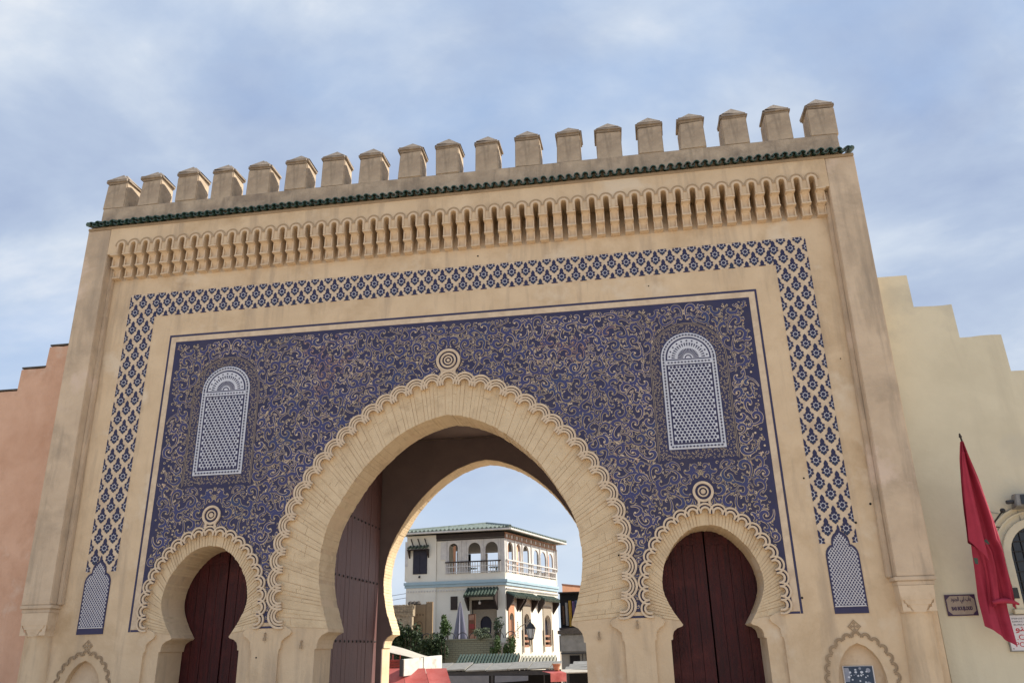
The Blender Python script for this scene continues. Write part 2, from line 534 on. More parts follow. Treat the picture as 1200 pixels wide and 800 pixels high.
# ------------------------------------------------------------------ ground
def build_ground():
    ys = [-3000, -300, -60, -20, 0, 4.6, 6, 9, 12, 16, 22, 40, 120, 600, 5000]
    zs = [-0.5, -0.3, -0.05, 0, 0, 0, -0.35, -0.9, -1.3, -1.7, -1.95, -2, -2.2, -3, -6]
    xs = [-4000, -400, -60, -20, -8, 0, 8, 20, 60, 400, 4000]
    mb = MB()
    vs = [(x, y, z) for y, z in zip(ys, zs) for x in xs]
    n = len(xs)
    mb.add(vs, [(j * n + i, j * n + i + 1, (j + 1) * n + i + 1, (j + 1) * n + i) for j in range(len(ys) - 1) for i in range(n - 1)])
    link('ground', mb.mesh('ground', ['ground']), kind='structure')


build_ground()

# ------------------------------------------------------------------ the gate: profiles
BIG_OPEN = [(0, 5.81), (0.30, 5.755), (0.60, 5.65), (0.80, 5.555), (1.07, 5.38), (1.42, 5.08), (1.66, 4.82), (1.88, 4.51), (2.10, 4.15), (2.26, 3.80), (2.34, 3.45),
            (2.36, 3.12), (2.34, 2.85), (2.28, 2.55), (2.20, 2.30), (2.125, 2.09)]
BIG_FOOT = [(2.12, 2.035), (2.16, 2.02), (2.23, 1.985), (2.29, 1.91), (2.31, 1.84), (2.315, 1.765), (2.345, 1.76), (2.35, 0)]
BIG_FEST = [(0, 6.42), (0.5, 6.33), (1.0, 6.14), (1.45, 5.86), (1.9, 5.47), (2.33, 5.0), (2.70, 4.43), (2.93, 3.85), (3.03, 3.25), (3.04, 2.75), (3.0, 2.4), (2.96, 2.17)]
BIG_PIER = [(2.86, 2.125), (2.79, 2.09), (2.77, 2.05), (2.80, 2.0), (2.88, 1.955), (2.94, 1.90), (2.955, 1.78), (2.975, 1.77), (2.985, 1.70), (2.985, 0)]
SM_OPEN = [(0, 3.585), (0.2, 3.555), (0.42, 3.43), (0.62, 3.215), (0.76, 2.96), (0.822, 2.70), (0.80, 2.48), (0.70, 2.25), (0.58, 2.06)]
SM_FOOT = [(0.54, 2.0), (0.56, 1.975), (0.64, 1.95), (0.70, 1.90), (0.72, 1.84), (0.725, 1.775), (0.755, 1.77), (0.765, 0)]
SM_FEST = [(0, 3.79), (0.22, 3.765), (0.45, 3.67), (0.72, 3.45), (0.93, 3.13), (1.05, 2.80), (1.08, 2.52), (1.06, 2.28), (1.03, 2.16)]
SM_PIER = [(0.92, 2.13), (0.85, 2.09), (0.83, 2.05), (0.86, 2.0), (0.93, 1.955), (0.98, 1.90), (0.99, 1.78), (1.01, 1.77), (1.02, 1.70), (1.02, 0)]
SMX = 4.49


def fest_frames(half, cx, n):
    """n scallops on each side of the central one"""
    line, _ = catmull(half, 0.03)
    right = line[::-1]
    full = [(cx + x, z) for x, z in right] + [(cx - x, z) for x, z in line[1:]]
    f, tot = sampler(full)
    p = tot / (2 * n + 1)
    fr = []
    for k in range(2 * n + 1):
        q, t = f((k + 0.5) * p)
        # travelling from the +x foot over the top to the -x foot, outward normal is (t.z, -t.x)
        fr.append((q, t, (t[1], -t[0])))
    return fr, p


FB, PB = fest_frames(BIG_FEST, 0.0, 18)
FL, PS = fest_frames(SM_FEST, -SMX, 10)
FR, _ = fest_frames(SM_FEST, SMX, 10)


def scallop_edge(fr, p, ri, leg):
    pts = []
    for q, t, n in fr:
        def w(a, b):
            return (q[0] + t[0] * a + n[0] * b, q[1] + t[1] * a + n[1] * b)
        pts.append(w(-p / 2, -leg))
        pts.append(w(-ri, -leg))
        for k in range(7):
            an = PI - PI * k / 6
            pts.append(w(math.cos(an) * ri, math.sin(an) * ri))
        pts.append(w(ri, -leg))
    q, t, n = fr[-1]
    pts.append((q[0] + t[0] * p / 2 - n[0] * leg, q[1] + t[1] * p / 2 - n[1] * leg))
    return pts


EB = scallop_edge(FB, PB, PB * 0.285, PB * 0.10)
EL = scallop_edge(FL, PS, PS * 0.26, PS * 0.12)
ER = scallop_edge(FR, PS, PS * 0.26, PS * 0.12)


def notch(edge, pier, cx):
    """whole notch from the -x foot, up and over, to the +x foot"""
    a = [(cx - x, z) for x, z in pier][::-1]
    b = [(cx + x, z) for x, z in pier]
    return a + edge[::-1] + b


HW = 7.87
NB, NL, NR = notch(EB, BIG_PIER, 0), notch(EL, SM_PIER, -SMX), notch(ER, SM_PIER, SMX)
NICHE = [(0.36, 1.08), (0.352, 1.2), (0.325, 1.32), (0.28, 1.43), (0.21, 1.53), (0.12, 1.61), (0.0, 1.66)]      # niche half profile


def niche_notch(cx):
    h = [(0.36, 0.0)] + NICHE
    return [(cx - x, z) for x, z in h] + [(cx + x, z) for x, z in h[::-1][1:]]


NICX = 6.60
gate = thing('city_gate', 'great ochre city gate with blue tiled panel, three horseshoe arches and crenellated top', 'gate', (0, 0, 0))

# front wall sheet with the three arches and the two wall niches cut out of it
wall_poly = [(-HW, 0)] + niche_notch(-NICX) + NL + NB + NR + niche_notch(NICX) + [(HW, 0), (7.92, 9.20), (-7.92, 9.20)]
mb = MB()
mb.prism(wall_poly, 0.0, 0.85)
mb.box(-7.92, 7.92, 0.0, 0.85, 9.985, 10.55)
mb.hexa([(-7.27, 0.0, 9.201), (7.27, 0.0, 9.201), (7.27, 0.85, 9.201), (-7.27, 0.85, 9.201), (-7.27, 0.34, 9.984), (7.27, 0.34, 9.984), (7.27, 0.85, 9.984), (-7.27, 0.85, 9.984)])  # wall behind the corbels slopes back, shaped to deepen shade in the niches
for sx in (-1, 1):
    a, b = sorted((sx * 7.271, sx * 7.92))
    mb.box(a, b, 0.0, 0.85, 9.201, 9.984)
front = part('front_wall', mb, 'plaster', gate)
# blank backs and feet of the niches
for cx in (-NICX, NICX):
    mb = MB()
    poly = niche_notch(cx)
    mb.prism(poly, 0.13, 0.84)
    mb.box(cx - 0.355, cx + 0.355, 0.006, 0.128, 0.01, 0.45)
    nb = part('niche', mb, 'stucco', gate)
    # carved scallop border: fans of three thin ribs
    frame = [(0.45 - (0.36 - x) * 1.25, z * 1.0 + (0.0 if z < 1.1 else (z - 1.08) * 0.14)) for x, z in NICHE]
    hl = [(0.0, 1.765), (0.18, 1.715), (0.33, 1.60), (0.435, 1.43), (0.485, 1.22), (0.50, 1.0), (0.50, 0.8)]
    fr, p = fest_frames(hl, cx, 8)
    mbd = MB()
    for q, t, n in fr:
        for ro in (0.56, 0.36):
            o_, i_ = [], []
            for k in range(9):
                an = -0.15 + (PI + 0.3) * k / 8
                for lst, rr in ((o_, ro * p), (i_, ro * p - 0.018)):
                    a, b = math.cos(an) * rr, math.sin(an) * rr
                    lst.append((q[0] + t[0] * a + n[0] * b, q[1] + t[1] * a + n[1] * b))
            mbd.band(o_, i_, -0.016 - (0.002 if ro > 0.5 else 0) - 0.001 * (fr.index((q, t, n)) % 2), 0.0, 0)
    part('carved_border', mbd, 'stucco_dark', gate, parent=nb)
    mbd = MB()
    for dx, dz in ((0, 0.045), (0, -0.045), (0.045, 0), (-0.045, 0), (0, 0)):
        c = (cx + dx, 1.905 + dz)
        mbd.prism([(c[0], c[1] - 0.026), (c[0] + 0.026, c[1]), (c[0], c[1] + 0.026), (c[0] - 0.026, c[1])], -0.012, 0.0)
    d = 0.105
    o_ = [(cx, 1.905 - d), (cx + d, 1.905), (cx, 1.905 + d), (cx - d, 1.905)]
    i_ = [(cx, 1.905 - d + .02), (cx + d - .02, 1.905), (cx, 1.905 + d - .02), (cx - d + .02, 1.905)]
    mbd.band(o_, i_, -0.012, 0.0, closed=True)
    part('carved_lozenge', mbd, 'stucco_dark', gate, parent=nb)


# ------------------------------------------------------------------ brick arch frames
def arch_frame(cx, opening, foot, fest, leg_in, depth, y0, brick):
    op, _ = catmull(opening, 0.05)
    whole = op + foot
    # solid body: from the opening profile out to beyond the festoon line (the wall sheet covers the joint)
    fl, _ = catmull(fest, 0.05)
    outer_half = []
    for k, (x, z) in enumerate(fl):
        (xa, za), (xb, zb) = fl[max(k - 1, 0)], fl[min(k + 1, len(fl) - 1)]
        l_ = math.hypot(xb - xa, zb - za)
        outer_half.append((x - (zb - za) / l_ * leg_in if k else 0.0, z + (xb - xa) / l_ * leg_in))
    mbf = MB()
    # ring mesh between opening and festoon line, resampled to the same count
    n = 60
    fo, lo = sampler(outer_half)
    fi, li = sampler(op)
    O, I = [], []
    for sgn in (1, -1):
        o_, i_ = [], []
        for k in range(n + 1):
            q, _t = fo(lo * k / n)
            w, _t = fi(li * k / n)
            o_.append((cx + sgn * q[0], q[1]))
            i_.append((cx + sgn * w[0], w[1]))
        O.append(o_)
        I.append(i_)
    outer = O[0][::-1] + O[1][1:]
    inner = I[0][::-1] + I[1][1:]
    gd = 0.006 if abs(cx) < 1 else 0.009
    mbf.band(outer, inner, y0 + gd, depth)
    # jamb pieces below the springing
    last_o, last_i = outer_half[-1], op[-1]
    for sgn in (1, -1):
        jp = [(cx + sgn * x, z) for x, z in ([last_i] + foot + [(last_o[0] + 0.02, 0), last_o])]
        mbf.prism(jp, y0, depth)
    body = part('arch_frame', mbf, 'plaster', gate, bevel=0.0)
    # thin brick courses laid radially, each its own wedge with an uneven face and soffit
    mbb = MB()
    nb_ = int(li / brick)
    rnd = random.Random(int(cx * 10) + 3)
    for sgn in (1, -1):
        k = 0.0
        while k < nb_:
            a0, a1 = max(0.0, (k + rnd.uniform(-0.05, 0.08)) / nb_), min((k + rnd.uniform(0.84, 0.95) * (1.0 if abs(cx) < 1 else 0.93)) / nb_, 1.0)
            # now and then plaster closes a joint and two courses read as one
            if rnd.random() < (0.34 if abs(cx) < 1 else 0.15):
                a1 = min((k + 1.93) / nb_, 1.0)
                step = 2
            else:
                step = 1
            k += step
            pi0, _ = fi(li * a0)
            pi1, _ = fi(li * a1)
            wob = rnd.uniform(-0.12, 0.12) / nb_
            po0, _ = fo(lo * max(0.0, a0 + wob))
            po1, _ = fo(lo * min(1.0, a1 + wob))
            cuts = [0.0, rnd.uniform(0.3, 0.7), 1.0] if rnd.random() < 0.75 else [0.0, 1.0]
            pr = rnd.uniform(-0.005, 0.008)
            for c in range(len(cuts) - 1):
                t0, t1 = cuts[c] + (0.006 if c else 0), cuts[c + 1]
                yy = y0 - rnd.uniform(0.0, 0.009)
                def L_(p, q, t):
                    return (cx + sgn * (p[0] + (q[0] - p[0]) * t), p[1] + (q[1] - p[1]) * t)
                if c == 0:
                    dxx, dzz = po0[0] - pi0[0], po0[1] - pi0[1]
                    t0 = pr / max(math.hypot(dxx, dzz), 0.1) - 0.006
                q = [L_(pi0, po0, t0), L_(pi1, po1, t0), L_(pi1, po1, t1), L_(pi0, po0, t1)]
                mbb.prism(q, yy, depth - 0.001 if c == 0 else y0 + gd + 0.0005)
    part('brick_course', mbb, 'brick', gate, parent=body, kind='stuff')
    return body


arch_frame(0.0, BIG_OPEN, BIG_FOOT, BIG_FEST, 0.125, 0.848, 0.055, 0.066)
arch_frame(-SMX, SM_OPEN, SM_FOOT, SM_FEST, 0.085, 0.848, 0.055, 0.052)
arch_frame(SMX, SM_OPEN, SM_FOOT, SM_FEST, 0.085, 0.848, 0.055, 0.052)


# ------------------------------------------------------------------ scallops (festoons) and medallions
def scallop_mesh(p, rings, leg, name):
    m_ = MB()
    for ro, ri in rings:
        o_, i_ = [], []
        for lst, rr in ((o_, ro * p), (i_, ri * p)):
            lst.append((-rr, -leg))
            for k in range(13):
                an = PI - PI * k / 12
                lst.append((math.cos(an) * rr, math.sin(an) * rr * 1.04))
            lst.append((rr, -leg))
        m_.band(o_, i_, -0.034, 0.0)
    return m_.mesh(name, ['cream'], bevel=0.004)


sc_big = scallop_mesh(PB, [(0.715, 0.595), (0.54, 0.435), (0.39, 0.285)], PB * 0.12, 'scallop')
sc_sm = scallop_mesh(PS, [(0.71, 0.56), (0.44, 0.275)], PS * 0.14, 'scallop')
for fr, me in ((FB, sc_big), (FL, sc_sm), (FR, sc_sm)):
    for k, (q, t, n) in enumerate(fr):
        an = math.atan2(t[1], t[0]) + PI     # local +z must become the outward normal
        o = link('scallop', me, gate, (q[0], -0.003 * (k % 2) - 0.004, q[1]), (0, -an, 0))


def circ(cx, cz, r, n=28, sx=1.0):
    return [(cx + math.cos(2 * PI * k / n) * r * sx, cz + math.sin(2 * PI * k / n) * r) for k in range(n)]


for cx, cz, rings, core in ((0, 6.86, [(0.235, 0.185), (0.15, 0.115), (0.082, 0.058)], 0.03), (-SMX, 4.135, [(0.178, 0.135), (0.092, 0.068)], 0.042), (SMX, 4.135, [(0.178, 0.135), (0.092, 0.068)], 0.042)):
    mbm = MB()
    for a, b in rings:
        mbm.band(circ(cx, cz, a), circ(cx, cz, b), -0.040, -0.004, 0, closed=True)
    mbm.prism(circ(cx, cz, core, 14), -0.036, -0.004, 0)
    mbm.prism(circ(cx, cz, rings[0][0] - 0.01), -0.012, -0.0075, 1)
    ro = rings[0][0]
    for s2 in (-1, 1):        # the loop runs down into the crown of the festoon
        mbm.band([(cx + s2 * ro * 0.86, cz - ro * 0.55), (cx + s2 * ro * 0.62, cz - ro * 0.86), (cx + s2 * ro * 0.60, cz - ro * 1.08), (cx + s2 * ro * 0.74, cz - ro * 1.28)],
                 [(cx + s2 * ro * 0.60, cz - ro * 0.50), (cx + s2 * ro * 0.40, cz - ro * 0.80), (cx + s2 * ro * 0.38, cz - ro * 1.10), (cx + s2 * ro * 0.50, cz - ro * 1.34)], -0.037, -0.004, 0)
    part('medallion', mbm, ['cream', 'navy'], gate)

# ------------------------------------------------------------------ blue panel
PX, PZ0, PZ1 = 5.70, 2.215, 7.685
YP = -0.006


def clip_above(edge, z):
    return [(x, max(zz_, z)) for x, zz_ in edge]


panel_poly = [(-PX, PZ1), (-PX, PZ0)] + clip_above(EL[::-1], PZ0) + clip_above(EB[::-1], PZ0) + clip_above(ER[::-1], PZ0) + [(PX, PZ0), (PX, PZ1)]
# drop repeated points
pp = []
for p in panel_poly:
    if not pp or math.dist(p, pp[-1]) > 1e-4:
        pp.append(p)
mb = MB()
mb.prism(pp, YP, 0.003)
panel = part('tile_panel', mb, 'navy', gate)
# border: navy outer line, cream strip between (bare plaster), solid navy line at the panel edge
mb = MB()
bx, bz = 5.853, 7.84
mb.band([(-bx, 2.12), (-bx, bz), (bx, bz), (bx, 2.12)], [(-bx + .036, 2.12), (-bx + .036, bz - .04), (bx - .036, bz - .04), (bx - .036, 2.12)], -0.005, 0.002)
for a, b in ((-5.853 + .045, -5.55), (-3.45, -2.98), (2.98, 3.45), (5.55, 5.853 - .045)):
    mb.box(a, b, -0.005, 0.002, 2.12, 2.155)
part('border_line', mb, 'navy', gate, parent=panel)
mb = MB()
mb.band([(-5.835, 2.165), (-5.81, 7.795), (5.81, 7.795), (5.81, 2.165)], [(-5.705, 2.165), (-5.705, 7.69), (5.705, 7.69), (5.705, 2.165)], -0.0042, 0.002)
mb.v = [((x if abs(x) < 5.82 else math.copysign(5.81, x)), y, z) for x, y, z in mb.v]
part('border_strip', mb, 'cream', gate, parent=panel)

WX, WZ0, WSP, WR = 4.483, 4.89, 6.573, 0.493      # mosaic windows
SR, SZ0 = 0.70, 4.675


def arch_line(cx, hw, z0, zs, n=16):
    return [(cx + hw, z0)] + [(cx + math.cos(PI * k / n) * hw, zs + math.sin(PI * k / n) * hw) for k in range(n + 1)] + [(cx - hw, z0)]


FPTS = [(f[0], PB * 0.66) for f in FB] + [(f[0], PS * 0.68) for f in FL] + [(f[0], PS * 0.68) for f in FR] + [((0, 6.86), 0.25), ((SMX, 4.135), 0.2), ((-SMX, 4.135), 0.2)]


def inside_open(x, z):
    """inside any festoon line"""
    for half, cx in ((BIG_FEST, 0), (SM_FEST, SMX), (SM_FEST, -SMX)):
        dx = abs(x - cx)
        if z > half[0][1]:
            continue
        for i in range(len(half) - 1):
            (x0, z0), (x1, z1) = half[i], half[i + 1]
            if z1 <= z <= z0 and dx < x0 + (x1 - x0) * (z0 - z) / max(z0 - z1, 1e-6):
                return True
        if z < half[-1][1] and dx < half[-1][0]:
            return True
    return False


def free(x, z, r, win=True):
    if abs(x) > PX - 0.055 - r or z > PZ1 - 0.06 - r or z < PZ0 + 0.03 + r:
        return False
    if inside_open(x, z):
        return False
    for (q, rr) in FPTS:
        if (q[0] - x) ** 2 + (q[1] - z) ** 2 < (rr + r) ** 2:
            return False
    if win:
        dx = abs(abs(x) - WX)
        if SZ0 - r < z <= WSP and dx < SR + 0.01 + 0.7 * r:
            return False
        if z > WSP and dx * dx + (z - WSP) ** 2 < (SR + 0.01 + 0.7 * r) ** 2:
            return False
    return True


rs = random.Random(11)
sites = []
tries = 0
grid = {}


def near(x, z, d):
    gx, gz = int(math.floor(x / 0.3)), int(math.floor(z / 0.3))
    for a in (-1, 0, 1):
        for b in (-1, 0, 1):
            for (sx, sz, sr) in grid.get((gx + a, gz + b), ()):
                if math.hypot(sx - x, sz - z) < d + sr:
                    return True
    return False


for rad, cnt in ((0.118, 5000), (0.092, 9000), (0.07, 14000), (0.05, 24000)):
    for _ in range(cnt):
        x, z = rs.uniform(0.0, WX), rs.uniform(PZ0, PZ1)
        if x < rad * 0.8 or (x > WX - rad * 0.8) or not free(x, z, rad * 0.8) or near(x, z, rad * 0.86):
            continue
        grid.setdefault((int(math.floor(x / 0.3)), int(math.floor(z / 0.3))), []).append((x, z, rad * 0.86))
        sites.append((x, z, rad))
scroll = MB()


def lay(i, base):
    return base - (i % 29) * 0.00009


def mir(pts, sg):
    if sg in (2, -2):      # mirrored about the axis of a window
        pts = [(2 * WX - a, b) for a, b in pts]
    return [(-a, b) for a, b in pts] if sg < 0 else pts


def vine(i, pts, w1, cw, sg, col):
    """a blue leaf-like stroke with a thin pale outline"""
    pts = mir(pts, sg)
    if max(abs(p[0]) for p in pts) > PX - 0.04:
        return
    scroll.ribbon(pts, [w + cw for w in w1], lay(i, -0.0085), col, 0.00008)
    scroll.ribbon(pts, w1, lay(i, -0.0125), 3, 0.00008)


def scroll_at(i, x, z, rad, ph, hand, sg, col, g):
    k = 16 if rad > 0.07 else 11
    turns = g.choice((g.uniform(0.5, 0.75), g.uniform(0.7, 1.15))) if rad > 0.06 else g.uniform(0.45, 0.8)
    pts, w1 = [], []
    ex = g.uniform(0.62, 1.12)          # some scrolls are squeezed
    ea = g.uniform(0, PI)
    for j in range(k + 1):
        t = j / k
        rr = rad * (1 - t) ** 0.8 * 0.88 + rad * 0.10
        an = ph + hand * t * turns * 2 * PI
        a, b = math.cos(an) * rr, math.sin(an) * rr * ex
        pts.append((x + a * math.cos(ea) - b * math.sin(ea), z + a * math.sin(ea) + b * math.cos(ea)))
        w1.append(rad * (0.13 + 0.37 * math.sin(PI * min(1, 0.12 + t * 0.88)) ** 1.3))
    # S tail running off to the neighbour
    p0, p1 = Vector(pts[0]), Vector(pts[1])
    d = (p0 - p1).normalized()
    nrm = Vector((-d.y, d.x)) * (hand * 1.0)
    tl = rad * g.uniform(0.9, 2.3)
    tail = [tuple(p0 + d * tl * u + nrm * (-tl * 0.55) * u * u) for u in (1.0, 0.8, 0.6, 0.4, 0.2)]
    if all(free(p[0], p[1], 0.012) and 0.01 < p[0] < WX for p in tail):
        pts = tail + pts
        w1 = [rad * (0.06 + 0.045 * q) for q in range(5)] + w1
    cw = 0.019 if rad > 0.08 else 0.016
    vine(i, pts, w1, cw, sg, col)
    e = mir([pts[-1]], sg)[0]
    if abs(e[0]) > PX - 0.08:
        return
    scroll.sheet(circ(e[0], e[1], rad * 0.13 + 0.004, 8), lay(i, -0.0165), col)
    # lobed leaves budding off the outer turn
    nl = 3 if rad > 0.085 else (2 if rad > 0.06 else 1)
    for q in range(nl):
        t = g.uniform(0.02, 0.5)
        an = ph + hand * t * turns * 2 * PI
        a0 = (x + math.cos(an + ea) * rad * 0.9, z + math.sin(an + ea) * rad * 0.9)
        ln = rad * g.uniform(0.55, 1.0)
        sw = g.uniform(0.4, 1.0) * hand
        lp = []
        for u in range(6):
            t_ = u / 5
            aa = an + ea + sw * t_ * 1.6
            lp.append((a0[0] + math.cos(aa) * ln * t_ * 0.7, a0[1] + math.sin(aa) * ln * t_ * 0.7))
        if not all(free(p[0], p[1], 0.01) and 0.01 < p[0] < WX for p in lp):
            continue
        if g.random() < 0.6:
            vine(i + 3 * q + 1, lp, [rad * w_ for w_ in (0.10, 0.24, 0.32, 0.28, 0.18, 0.04)], cw * 0.9, sg, col)
        elif abs(mir(lp, sg)[-1][0]) < PX - 0.06:
            scroll.ribbon(mir(lp, sg), [0.014, 0.020, 0.024, 0.022, 0.016, 0.006], lay(i + q, -0.0068), (col + q) % 3, 0.00008)


for i, (x, z, rad) in enumerate(sites):
    ph, hand = rs.uniform(0, 2 * PI), rs.choice((-1, 1))
    # rusty and pale patches come in drifts rather than evenly
    u = 0.5 + 0.5 * math.sin(x * 1.7 + 0.6) * math.sin(z * 2.3 + 1.1) + rs.uniform(-0.35, 0.35)
    for sg in ((1, -1, 2, -2) if x > 3.34 else (1, -1)):
        v = u + (0.25 if sg < 0 else 0) * math.sin(x * 3.1) + (0.15 if abs(sg) > 1 else 0) * math.sin(z * 2.7)
        col = 1 if v < 0.5 else (0 if v < 0.97 else 2)
        scroll_at(i + 7 * (sg + 2), x, z, rad, ph, hand, sg, col, random.Random(i))
# thin curls filling the gaps
fill = 0
for _ in range(12000):
    x, z = rs.uniform(0.02, WX), rs.uniform(PZ0, PZ1)
    r_ = rs.uniform(0.015, 0.034)
    if not free(x, z, r_) or near(x, z, r_ * 0.2):
        continue
    gk = (int(math.floor(x / 0.3)), int(math.floor(z / 0.3)))
    grid.setdefault(gk, []).append((x, z, r_ * 0.9))
    ph, hd, tt = rs.uniform(0, 6.28), rs.choice((-1, 1)), rs.uniform(0.5, 0.95)
    pts = [(x + math.cos(ph + hd * j * tt) * r_ * (1 - j / 10), z + math.sin(ph + hd * j * tt) * r_ * (1 - j / 10)) for j in range(8)]
    for sg in ((1, -1, 2, -2) if x > 3.34 else (1, -1)):
        scroll.ribbon(mir(pts, sg), [0.007, 0.011, 0.013, 0.014, 0.014, 0.013, 0.012, 0.010], lay(fill, -0.0070), 1 if fill % 4 else 0, 0.00008)
    fill += 1
part('scrollwork', scroll, ['cream', 'cream2', 'pink', 'cobalt'], gate, parent=panel, kind='stuff')

# mosaic windows
for sg in (-1, 1):
    cx = sg * WX
    mb = MB()
    mb.prism(arch_line(cx, SR, SZ0, WSP), -0.010, -0.004, 0)
    mw = part('mosaic_window', mb, 'navy', gate, parent=panel)
    # mat of small scrolls between the navy surround and the white frame
    mb = MB()
    r2 = random.Random(21)
    placed = []
    for _ in range(9000):
        x, z = r2.uniform(-SR, SR), r2.uniform(SZ0, WSP + SR)
        d_in = (abs(x) - WR) if z < WSP else (math.hypot(x, z - WSP) - WR)
        d_out = (SR - abs(x)) if z < WSP else (SR - math.hypot(x, z - WSP))
        if z < WZ0:
            d_in = max(d_in, WZ0 - z)
        d_out = min(d_out, z - SZ0)
        if d_in < 0.028 or d_out < 0.045:
            continue
        if any((x - a) ** 2 + (z - b) ** 2 < 0.036 ** 2 for a, b in placed):
            continue
        placed.append((x, z))
        ph, hd = r2.uniform(0, 6.28), r2.choice((-1, 1))
        pts = [(cx + x + math.cos(ph + hd * j * 0.55) * 0.021 * (1 - j / 12), z + math.sin(ph + hd * j * 0.55) * 0.021 * (1 - j / 12)) for j in range(9)]
        mb.ribbon(pts, 0.0075, -0.0115 - 0.0001 * (len(placed) % 9), 0 if r2.random() < 0.8 else 1)
    part('fretwork', mb, ['cream2', 'cream2'], gate, parent=panel, kind='stuff')
    mb = MB()
    mb.band(arch_line(cx, SR, SZ0, WSP), arch_line(cx, SR - 0.022, SZ0, WSP), -0.0135, -0.0105, 1)
    for e_ in (0.006, 0.030):
        mb.band(arch_line(cx, SR - e_, SZ0 + e_, WSP), arch_line(cx, SR - e_ - 0.006, SZ0 + e_ + 0.006, WSP), -0.0150, -0.0105, 2)
    # white frame body, then navy beads and navy lines on it
    mb.prism(arch_line(cx, WR, WZ0, WSP), -0.022, -0.011, 0)
    fw = 0.085
    mb.prism(arch_line(cx, WR - fw, WZ0 + fw, WSP), -0.0245, -0.0215, 1)
    mb.prism(arch_line(cx, WR - fw - 0.030, WZ0 + fw + 0.030, WSP), -0.027, -0.024, 0)
    mb.box(cx - WR + fw, cx + WR - fw, -0.030, -0.0265, WSP - 0.035, WSP - 0.013, 1)
    mb.box(cx - WR + fw - 0.01, cx + WR - fw + 0.01, -0.031, -0.0265, WSP - 0.115, WSP - 0.035, 0)
    mb.box(cx - WR + fw, cx + WR - fw, -0.030, -0.0265, WSP - 0.137, WSP - 0.1155, 1)

    def bead(x, z, ang, l=0.027, w=0.0185, y=-0.0335):
        c, s_ = math.cos(ang), math.sin(ang)
        mb.sheet([(x + c * a - s_ * b, z + s_ * a + c * b) for a, b in ((-l, 0), (0, -w), (l, 0), (0, w))], y, 1)
    for k in range(25):
        an = PI * (k + 0.5) / 25
        bead(cx + math.cos(an) * (WR - 0.042), WSP + math.sin(an) * (WR - 0.042), an + PI / 2)
    nv = 28
    for k in range(nv):
        z = WZ0 + 0.09 + (WSP - WZ0 - 0.1) * k / (nv - 1)
        for s2 in (-1, 1):
            bead(cx + s2 * (WR - 0.042), z, PI / 2)
    for k in range(15):
        bead(cx - WR + 0.07 + (2 * WR - 0.14) * k / 14, WZ0 + 0.042, 0)
        if 0 < k < 14:
            bead(cx - WR + 0.07 + (2 * WR - 0.14) * k / 14, WSP - 0.075, 0)
    # star lattice: hexagon openings with small ones between
    z0, z1, xw = WZ0 + 0.135, WSP - 0.165, WR - 0.135
    row = 0
    pz = 0.0545
    nrow = int((z1 - z0) / pz)
    for r_ in range(nrow + 1):
        z = z0 + (z1 - z0) * r_ / nrow
        ncol = 11
        for c in range(ncol + (0 if r_ % 2 else 1)):
            x = cx - xw + (2 * xw) * (c + (0.5 if r_ % 2 else 0.0)) / ncol
            big = ((c + (r_ // 2) + (r_ % 2)) % 2 == 0)
            rr = 0.0300 if big else 0.0245
            mb.sheet([(x + math.cos(PI / 3 * j + PI / 6) * rr, z + math.sin(PI / 3 * j + PI / 6) * rr) for j in range(6)], -0.0285, 1)
    # fan lunette
    lc = WSP - 0.005
    for k in range(19):
        an = PI * (k + 0.5) / 19
        for ra, rb, w in ((0.09, 0.19, 0.020), (0.235, 0.30, 0.026)):
            p = [(cx + math.cos(an) * (ra + (rb - ra) * t), lc + math.sin(an) * (ra + (rb - ra) * t)) for t in (0, 0.5, 1)]
            mb.ribbon(p, [w * 0.4, w * 0.8, w * 1.1], -0.0285, 1)
    for k in range(11):
        an = PI * (k + 0.5) / 11
        mb.sheet(circ(cx + math.cos(an) * 0.34, lc + math.sin(an) * 0.34, 0.018, 6), -0.0285, 1)
    mb.band([(cx + math.cos(PI * k / 12) * 0.065, lc + math.sin(PI * k / 12) * 0.065) for k in range(13)],
            [(cx + math.cos(PI * k / 12) * 0.045, lc + math.sin(PI * k / 12) * 0.045) for k in range(13)], -0.0295, -0.0265, 1)
    part('lattice', mb, ['bluewhite', 'navy', 'cream2'], gate, parent=panel)

# ------------------------------------------------------------------ floral tile band
BX, BXI, BZ1, BZI, BZ0 = 6.875, 6.268, 8.835, 8.30, 3.19


def clip_poly(poly, rect):
    x0, x1, z0, z1 = rect
    for ax, lim, sgn in ((0, x0, 1), (0, x1, -1), (1, z0, 1), (1, z1, -1)):
        outp = []
        for i in range(len(poly)):
            a, b = poly[i], poly[(i + 1) % len(poly)]
            ia, ib = sgn * (a[ax] - lim) >= 0, sgn * (b[ax] - lim) >= 0
            if ia:
                outp.append(a)
            if ia != ib:
                t = (lim - a[ax]) / (b[ax] - a[ax])
                outp.append((a[0] + (b[0] - a[0]) * t, a[1] + (b[1] - a[1]) * t))
        poly = outp
        if len(poly) < 3:
            return []
    return poly


